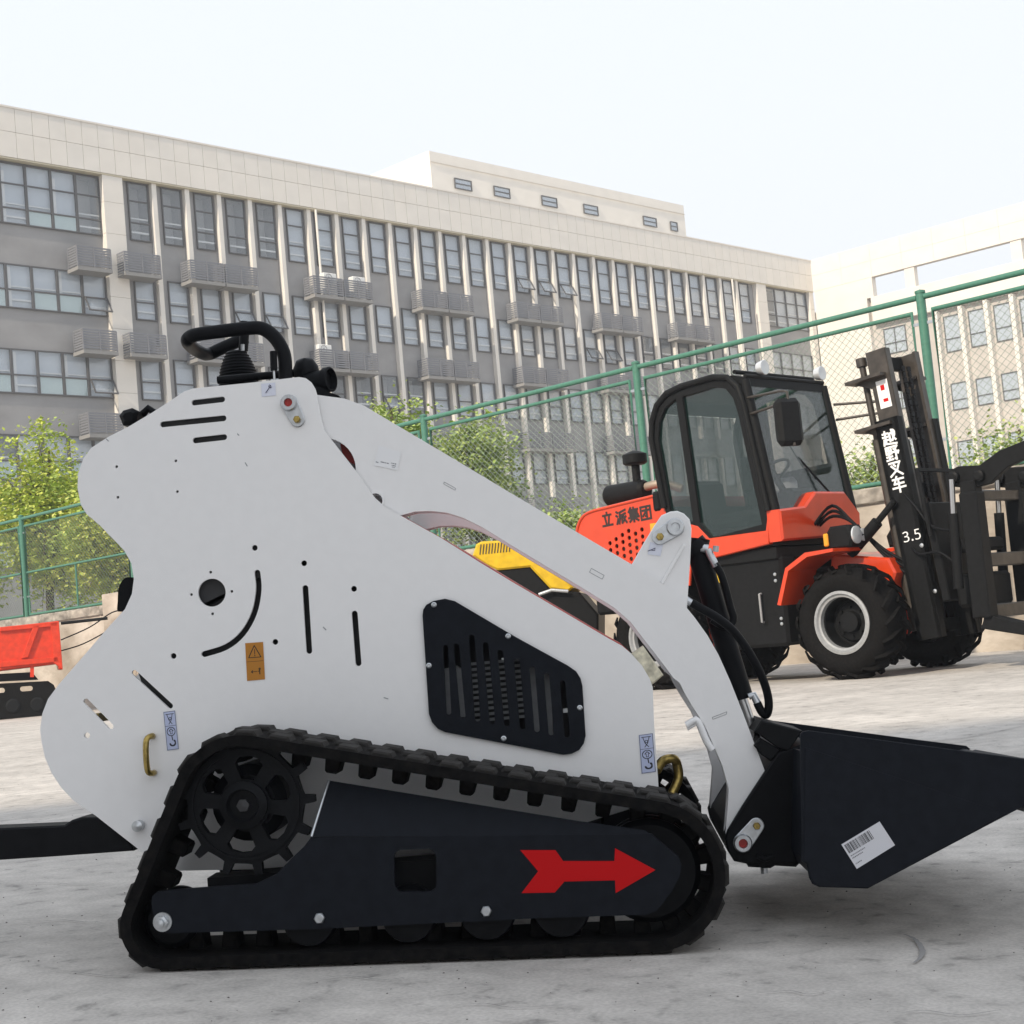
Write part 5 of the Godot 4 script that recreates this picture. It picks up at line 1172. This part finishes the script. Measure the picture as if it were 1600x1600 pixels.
	b = MB.new(); b.lathe(pr, Transform3D(Basis(Vector3.RIGHT, -PI / 2), Vector3(bt.x, bt.y - 0.005, 0.02)), 28); part("rubber_boot", b, M.soft_black, o)
	b = MB.new(); b.tube(p3([-0.3603, 1.4168, 0.02, -0.3536, 1.4613, 0.02]), 0.012, 10); b.tube(p3([-0.3547, 1.4679, 0.02, -0.3529, 1.4903, 0.02]), 0.009, 10); part("joystick_stem", b, M.soft_black, o)
	b = MB.new(); b.tube(p3([-0.3368, 1.3938, 0.135, -0.3356, 1.4093, 0.135]), 0.0045, 8); part("stem_pin", b, M.zinc, o)
	b = MB.new(); b.tube(p3([-0.2459, 1.3678, 0.22, -0.248, 1.3223, 0.22]), 0.0085, 10); part("lever_grip", b, M.soft_black, o)
	b = MB.new(); b.tube(p3([-0.2479, 1.3238, 0.22, -0.2485, 1.2965, 0.22]), 0.0028, 8); part("lever_stem", b, M.zinc, o)
	b = MB.new(); b.tube(p3([-0.3993, 1.326, 0.15, -0.1977, 1.3242, 0.15]), 0.0095, 10); part("cross_bar", b, M.soft_black, o)
	b = MB.new()
	b.lathe([Vector2(0, 0.03), Vector2(0.02, 0.024), Vector2(0.03, 0.006), Vector2(0.031, -0.01), Vector2(0.026, -0.05), Vector2(0.02, -0.07), Vector2(0, -0.07)], Transform3D(Basis(Vector3.RIGHT, -PI / 2 + 0.5), Vector3(Vector2(-0.185, 1.3291).x, Vector2(-0.185, 1.3291).y, 0.15)), 24, true); part("knob", b, M.soft_black, o)
	b = MB.new()
	b.lathe([Vector2(0, -0.05), Vector2(0.022, -0.05), Vector2(0.026, 0.0), Vector2(0.03, 0.002), Vector2(0.03, 0.016), Vector2(0.026, 0.018), Vector2(0.022, 0.004), Vector2(0, 0.002)], Transform3D(Basis(Vector3.UP, PI / 2 - 0.35), Vector3(Vector2(-0.136, 1.2946).x, Vector2(-0.136, 1.2946).y, 0.18)), 24); part("gauge", b, M.soft_black, o)
	b = MB.new(); b.prism(p2([-0.1714, 1.2829, -0.1457, 1.2772, -0.1239, 1.2611, -0.1032, 1.2514, -0.1042, 1.2392, -0.1713, 1.2459]), 0.1, 0.2); part("hose_cover", b, M.soft_black, o)
	b = MB.new(); b.prism(p2([-0.6769, 1.2824, -0.6663, 1.2943, -0.6432, 1.2985, -0.6277, 1.2888, -0.6367, 1.2542, -0.669, 1.2574]), -0.05, 0.05, 0.01); b.tube(p3([-0.6311, 1.286, 0, -0.6138, 1.3004, 0, -0.6018, 1.2879, 0]), 0.01, 8); part("rear_latch", b, M.soft_black, o)
	b = MB.new(); b.prism(spline2(p2([-0.6126, 0.8691, -0.631, 0.8693, -0.6462, 0.8496, -0.6516, 0.817, -0.6518, 0.793, -0.6178, 0.7989]), 3), 0.15, 0.24); part("rear_bumper", b, M.soft_black, o)
	# rear platform
	b = MB.new(); b.prism(p2([-1.0399, 0.3291, -0.7999, 0.3192, -0.7809, 0.3294, -0.7579, 0.3334, -0.6751, 0.3264, -0.643, 0.2487, -0.8319, 0.2512, -1.0447, 0.2556]), 0.2, 0.28, 0.004); part("rear_platform", b, M.black_paint, o)
	b = MB.new(); b.box(Vector3(Vector2(-0.7194, 0.5538).x, Vector2(-0.7194, 0.5538).y, 0.0), Vector3(0.016, 0.02, 0.5)); part("latch_bar", b, M.brass_zinc, o)
	# lifting eyes
	b = MB.new(); b.tube(spline(p3([-0.5769, 0.5014, 0.29, -0.5723, 0.5041, 0.315, -0.5796, 0.4973, 0.332, -0.5821, 0.4664, 0.336, -0.5818, 0.4276, 0.332, -0.5755, 0.4212, 0.315, -0.5799, 0.4208, 0.29]), 4), 0.0068, 10); part("lifting_eye", b, M.brass_zinc, o)
	b = MB.new(); b.tube(spline(p3([0.5508, 0.3243, 0.25, 0.5678, 0.3426, 0.23, 0.5915, 0.3441, 0.22, 0.5991, 0.3281, 0.21, 0.5991, 0.2992, 0.21, 0.581, 0.2672, 0.22]), 4), 0.011, 10); part("lifting_eye", b, M.brass_zinc, o)
	b = MB.new(); b.lathe([Vector2(0.0125, 0), Vector2(0.0125, 0.02), Vector2(0, 0.024)], Transform3D(Basis(), Vector3(Vector2(-0.6207, 0.3062).x, Vector2(-0.6207, 0.3062).y, Z)), 16); part("panel_pin", b, M.zinc, o)
	# labels on the panel
	var hp = print_mat("lifting_print", hook_print())
	label_quad("lifting_label", p2([-0.5452, 0.4673, -0.5179, 0.4685, -0.5201, 0.556, -0.5475, 0.5548]), Z + 0.0012, hp, o)
	label_quad("lifting_label", p2([0.5159, 0.3243, 0.5481, 0.3258, 0.5493, 0.4112, 0.5178, 0.4097]), Z + 0.0012, hp, o)
	label_quad("warning_label", p2([-0.3505, 0.6075, -0.3094, 0.6074, -0.3071, 0.6919, -0.3483, 0.6928]), Z + 0.0012, print_mat("warning_print", warning_print()), o)
	label_quad("masking_film", p2([-0.2658, 1.2504, -0.233, 1.2508, -0.2321, 1.2805, -0.2649, 1.2808]), Z + 0.0012, M.film_blue, o)
	b = MB.new()
	var ink = p3([-0.2559, 1.2582, 0.2975, -0.246, 1.2705, 0.2975, -0.2427, 1.2747, 0.2975, -0.2456, 1.2764, 0.2975, -0.2481, 1.2722, 0.2975, -0.2432, 1.2688, 0.2975, -0.2408, 1.2715, 0.2975])
	b.tube(ink, 0.0008, 4); part("pen_mark", b, M.pen_ink, o)
	label_quad("masking_film", p2([0.5777, 0.8097, 0.606, 0.8026, 0.6144, 0.8295, 0.5861, 0.8365]), 0.2662, M.film_blue, o)
	b = MB.new(); b.tube(p3([0.5784, 0.8168, 0.2667, 0.5873, 0.8189, 0.2667, 0.5963, 0.8224, 0.2667, 0.5943, 0.8168, 0.2667, 0.5872, 0.8175, 0.2667]), 0.0008, 4); part("pen_mark", b, M.pen_ink, o)
	for q in [p2([-0.3286, 1.1706, -0.3259, 1.1673]), p2([-0.3161, 1.1027, -0.3122, 1.095]), p2([-0.6337, 1.1888, -0.6295, 1.1839]), p2([-0.1675, 0.7126, -0.1621, 0.7063]), p2([-0.043, 0.5426, -0.0346, 0.539])]:
		b = MB.new(); b.prism(slot(q, 0.0011), Z, Z + 0.0006); part("scuff", b, M.gray_part, o)
	var sp = Image.create(160, 110, false, Image.FORMAT_RGB8); sp.fill(Color(0.915, 0.915, 0.92))
	for q in [[40, 78, 26], [70, 78, 30], [108, 72, 34], [116, 84, 26], [120, 94, 20], [8, 86, 14]]:
		var x = q[0]
		while x < q[0] + q[2]: sp.fill_rect(Rect2i(x, q[1], rng.randi_range(2, 5), 6), Color(0.3, 0.3, 0.33)); x += 6
	label_quad("arm_sticker", p2([-0.0235, 1.0696, 0.0297, 1.0526, 0.0419, 1.0927, -0.0079, 1.1138]), 0.2842, print_mat("sticker_print", sp), o)
	for q in [p2([0.1338, 1.016, 0.1587, 0.9989, 0.1569, 0.9947, 0.132, 1.0118]), p2([0.4482, 0.7891, 0.4753, 0.7707, 0.4702, 0.7625, 0.4431, 0.7809]), p2([0.6846, 0.4334, 0.7183, 0.4432, 0.7164, 0.4377, 0.6856, 0.429])]:
		b = MB.new()
		for i in 4: b.tube(PackedVector3Array([Vector3(q[i].x, q[i].y, 0.2832), Vector3(q[(i + 1) % 4].x, q[(i + 1) % 4].y, 0.2832)]), 0.0006, 4)
		part("slot_weld", b, M.gray_part, o)
	# quick coupler and bucket
	b = MB.new(); b.prism(p2([0.6848, 0.1672, 0.6878, 0.1404, 0.6995, 0.1171, 0.7268, 0.1093, 0.856, 0.0986, 0.8865, 0.3616, 0.82, 0.3449, 0.7847, 0.303, 0.7298, 0.2347, 0.6923, 0.1847]), -0.31, 0.3, 0.004); part("coupler", b, M.black_paint, o)
	b = MB.new(); b.prism(p2([0.727, 0.112, 0.7301, 0.1007, 0.7785, 0.0939, 0.7888, 0.0986, 0.8343, 0.0921, 0.8483, 0.1048]), -0.3, 0.29, 0.003); b.tube(p3([0.7501, 0.1269, 0.31, 0.7659, 0.1172, 0.31, 0.7846, 0.1226, 0.31]), 0.006, 8); part("coupler_latch", b, M.black_paint, o)
	b = MB.new(); b.lathe([Vector2(0.008, 0), Vector2(0.008, 0.012), Vector2(0, 0.012)], Transform3D(Basis(Vector3.RIGHT, PI / 2), Vector3(Vector2(0.766, 0.0932).x, Vector2(0.766, 0.0932).y, 0.27)), 10); part("coupler_bolt", b, M.zinc, o)
	pin_plate("coupler_pin", Vector2(0.7222, 0.1561), Vector2(0.7559, 0.1909), 0.0205, 0.0085, 0.3, o)
	b = MB.new(); b.prism(p2([0.7716, 0.3956, 0.791, 0.4193, 0.878, 0.3877, 0.8425, 0.3444, 0.8184, 0.3563]), 0.12, 0.3, 0.003); part("coupler_wedge", b, M.machine_black, o)
	b = MB.new(); b.prism(p2([0.7685, 0.3649, 0.7842, 0.3804, 0.8262, 0.35, 0.8026, 0.3267, 0.7831, 0.3425]), 0.2, 0.298, 0.003); part("wedge_block", b, M.machine_black, o)
	var bk := Node3D.new(); bk.name = "bucket"; o.add_child(bk, true)
	bk.transform = Transform3D(Basis(), Vector3(0, 0, 0.56)) * Transform3D(Basis(Vector3.RIGHT, deg_to_rad(-2.0)), Vector3.ZERO) * Transform3D(Basis(), Vector3(0, 0, -0.56))
	var side = p2([0.8445, 0.4008, 0.8501, 0.4048, 0.8632, 0.4057, 1.2847, 0.3119, 1.4145, 0.284, 1.4248, 0.2741, 1.2737, 0.2163, 0.9451, 0.0795, 0.8481, 0.0906, 0.8359, 0.0974, 0.8308, 0.1106, 0.8287, 0.1391, 0.8189, 0.1451])
	b = MB.new(); b.prism(side, 0.548, 0.56, 0.0015); part("side_plate", b, M.charcoal_paint, bk)
	b = MB.new(); b.prism(p2([0.8507, 0.3729, 1.2367, 0.2066, 0.9453, 0.082, 0.8497, 0.093, 0.8387, 0.0997, 0.8335, 0.1117, 0.8314, 0.1402, 0.8229, 0.146]), 0.56, 0.5622, 0.001); part("wear_plate", b, M.charcoal_paint, bk)
	var far = PackedVector2Array(side)
	b = MB.new(); b.prism(far, -0.56, -0.548, 0.0015); part("side_plate", b, M.charcoal_paint, bk)
	# curved shell between the side plates: back, floor and blade
	var shell = PackedVector2Array([side[1] + Vector2(0.004, -0.045), side[12] + Vector2(0.008, 0.0), side[10] + Vector2(0.006, 0.004), side[8] + Vector2(0.004, 0.008), side[7] + Vector2(0.0, 0.008), side[6] + Vector2(-0.005, 0.004), side[5] + Vector2(-0.02, -0.004)])
	b = MB.new()
	for i in shell.size() - 1:
		var a = shell[i]; var c = shell[i + 1]; var d = (c - a).normalized(); var p = Vector2(-d.y, d.x) * 0.008
		b.prism(PackedVector2Array([a, c, c + p, a + p]), -0.547, 0.547)
	part("shell", b, M.charcoal_paint, bk)
	b = MB.new(); b.prism(PackedVector2Array([side[6] + Vector2(0, -0.001), side[5] + Vector2(0.012, -0.002), side[5] + Vector2(0.004, -0.012), side[6] + Vector2(0.01, -0.014)]), -0.55, 0.5605); part("cutting_edge", b, M.charcoal_paint, bk)
	label_quad("bucket_label", p2([0.9274, 0.1209, 1.0092, 0.1616, 0.9837, 0.2114, 0.9019, 0.1719]), 0.5636, print_mat("barcode_print", barcode_print()), bk)
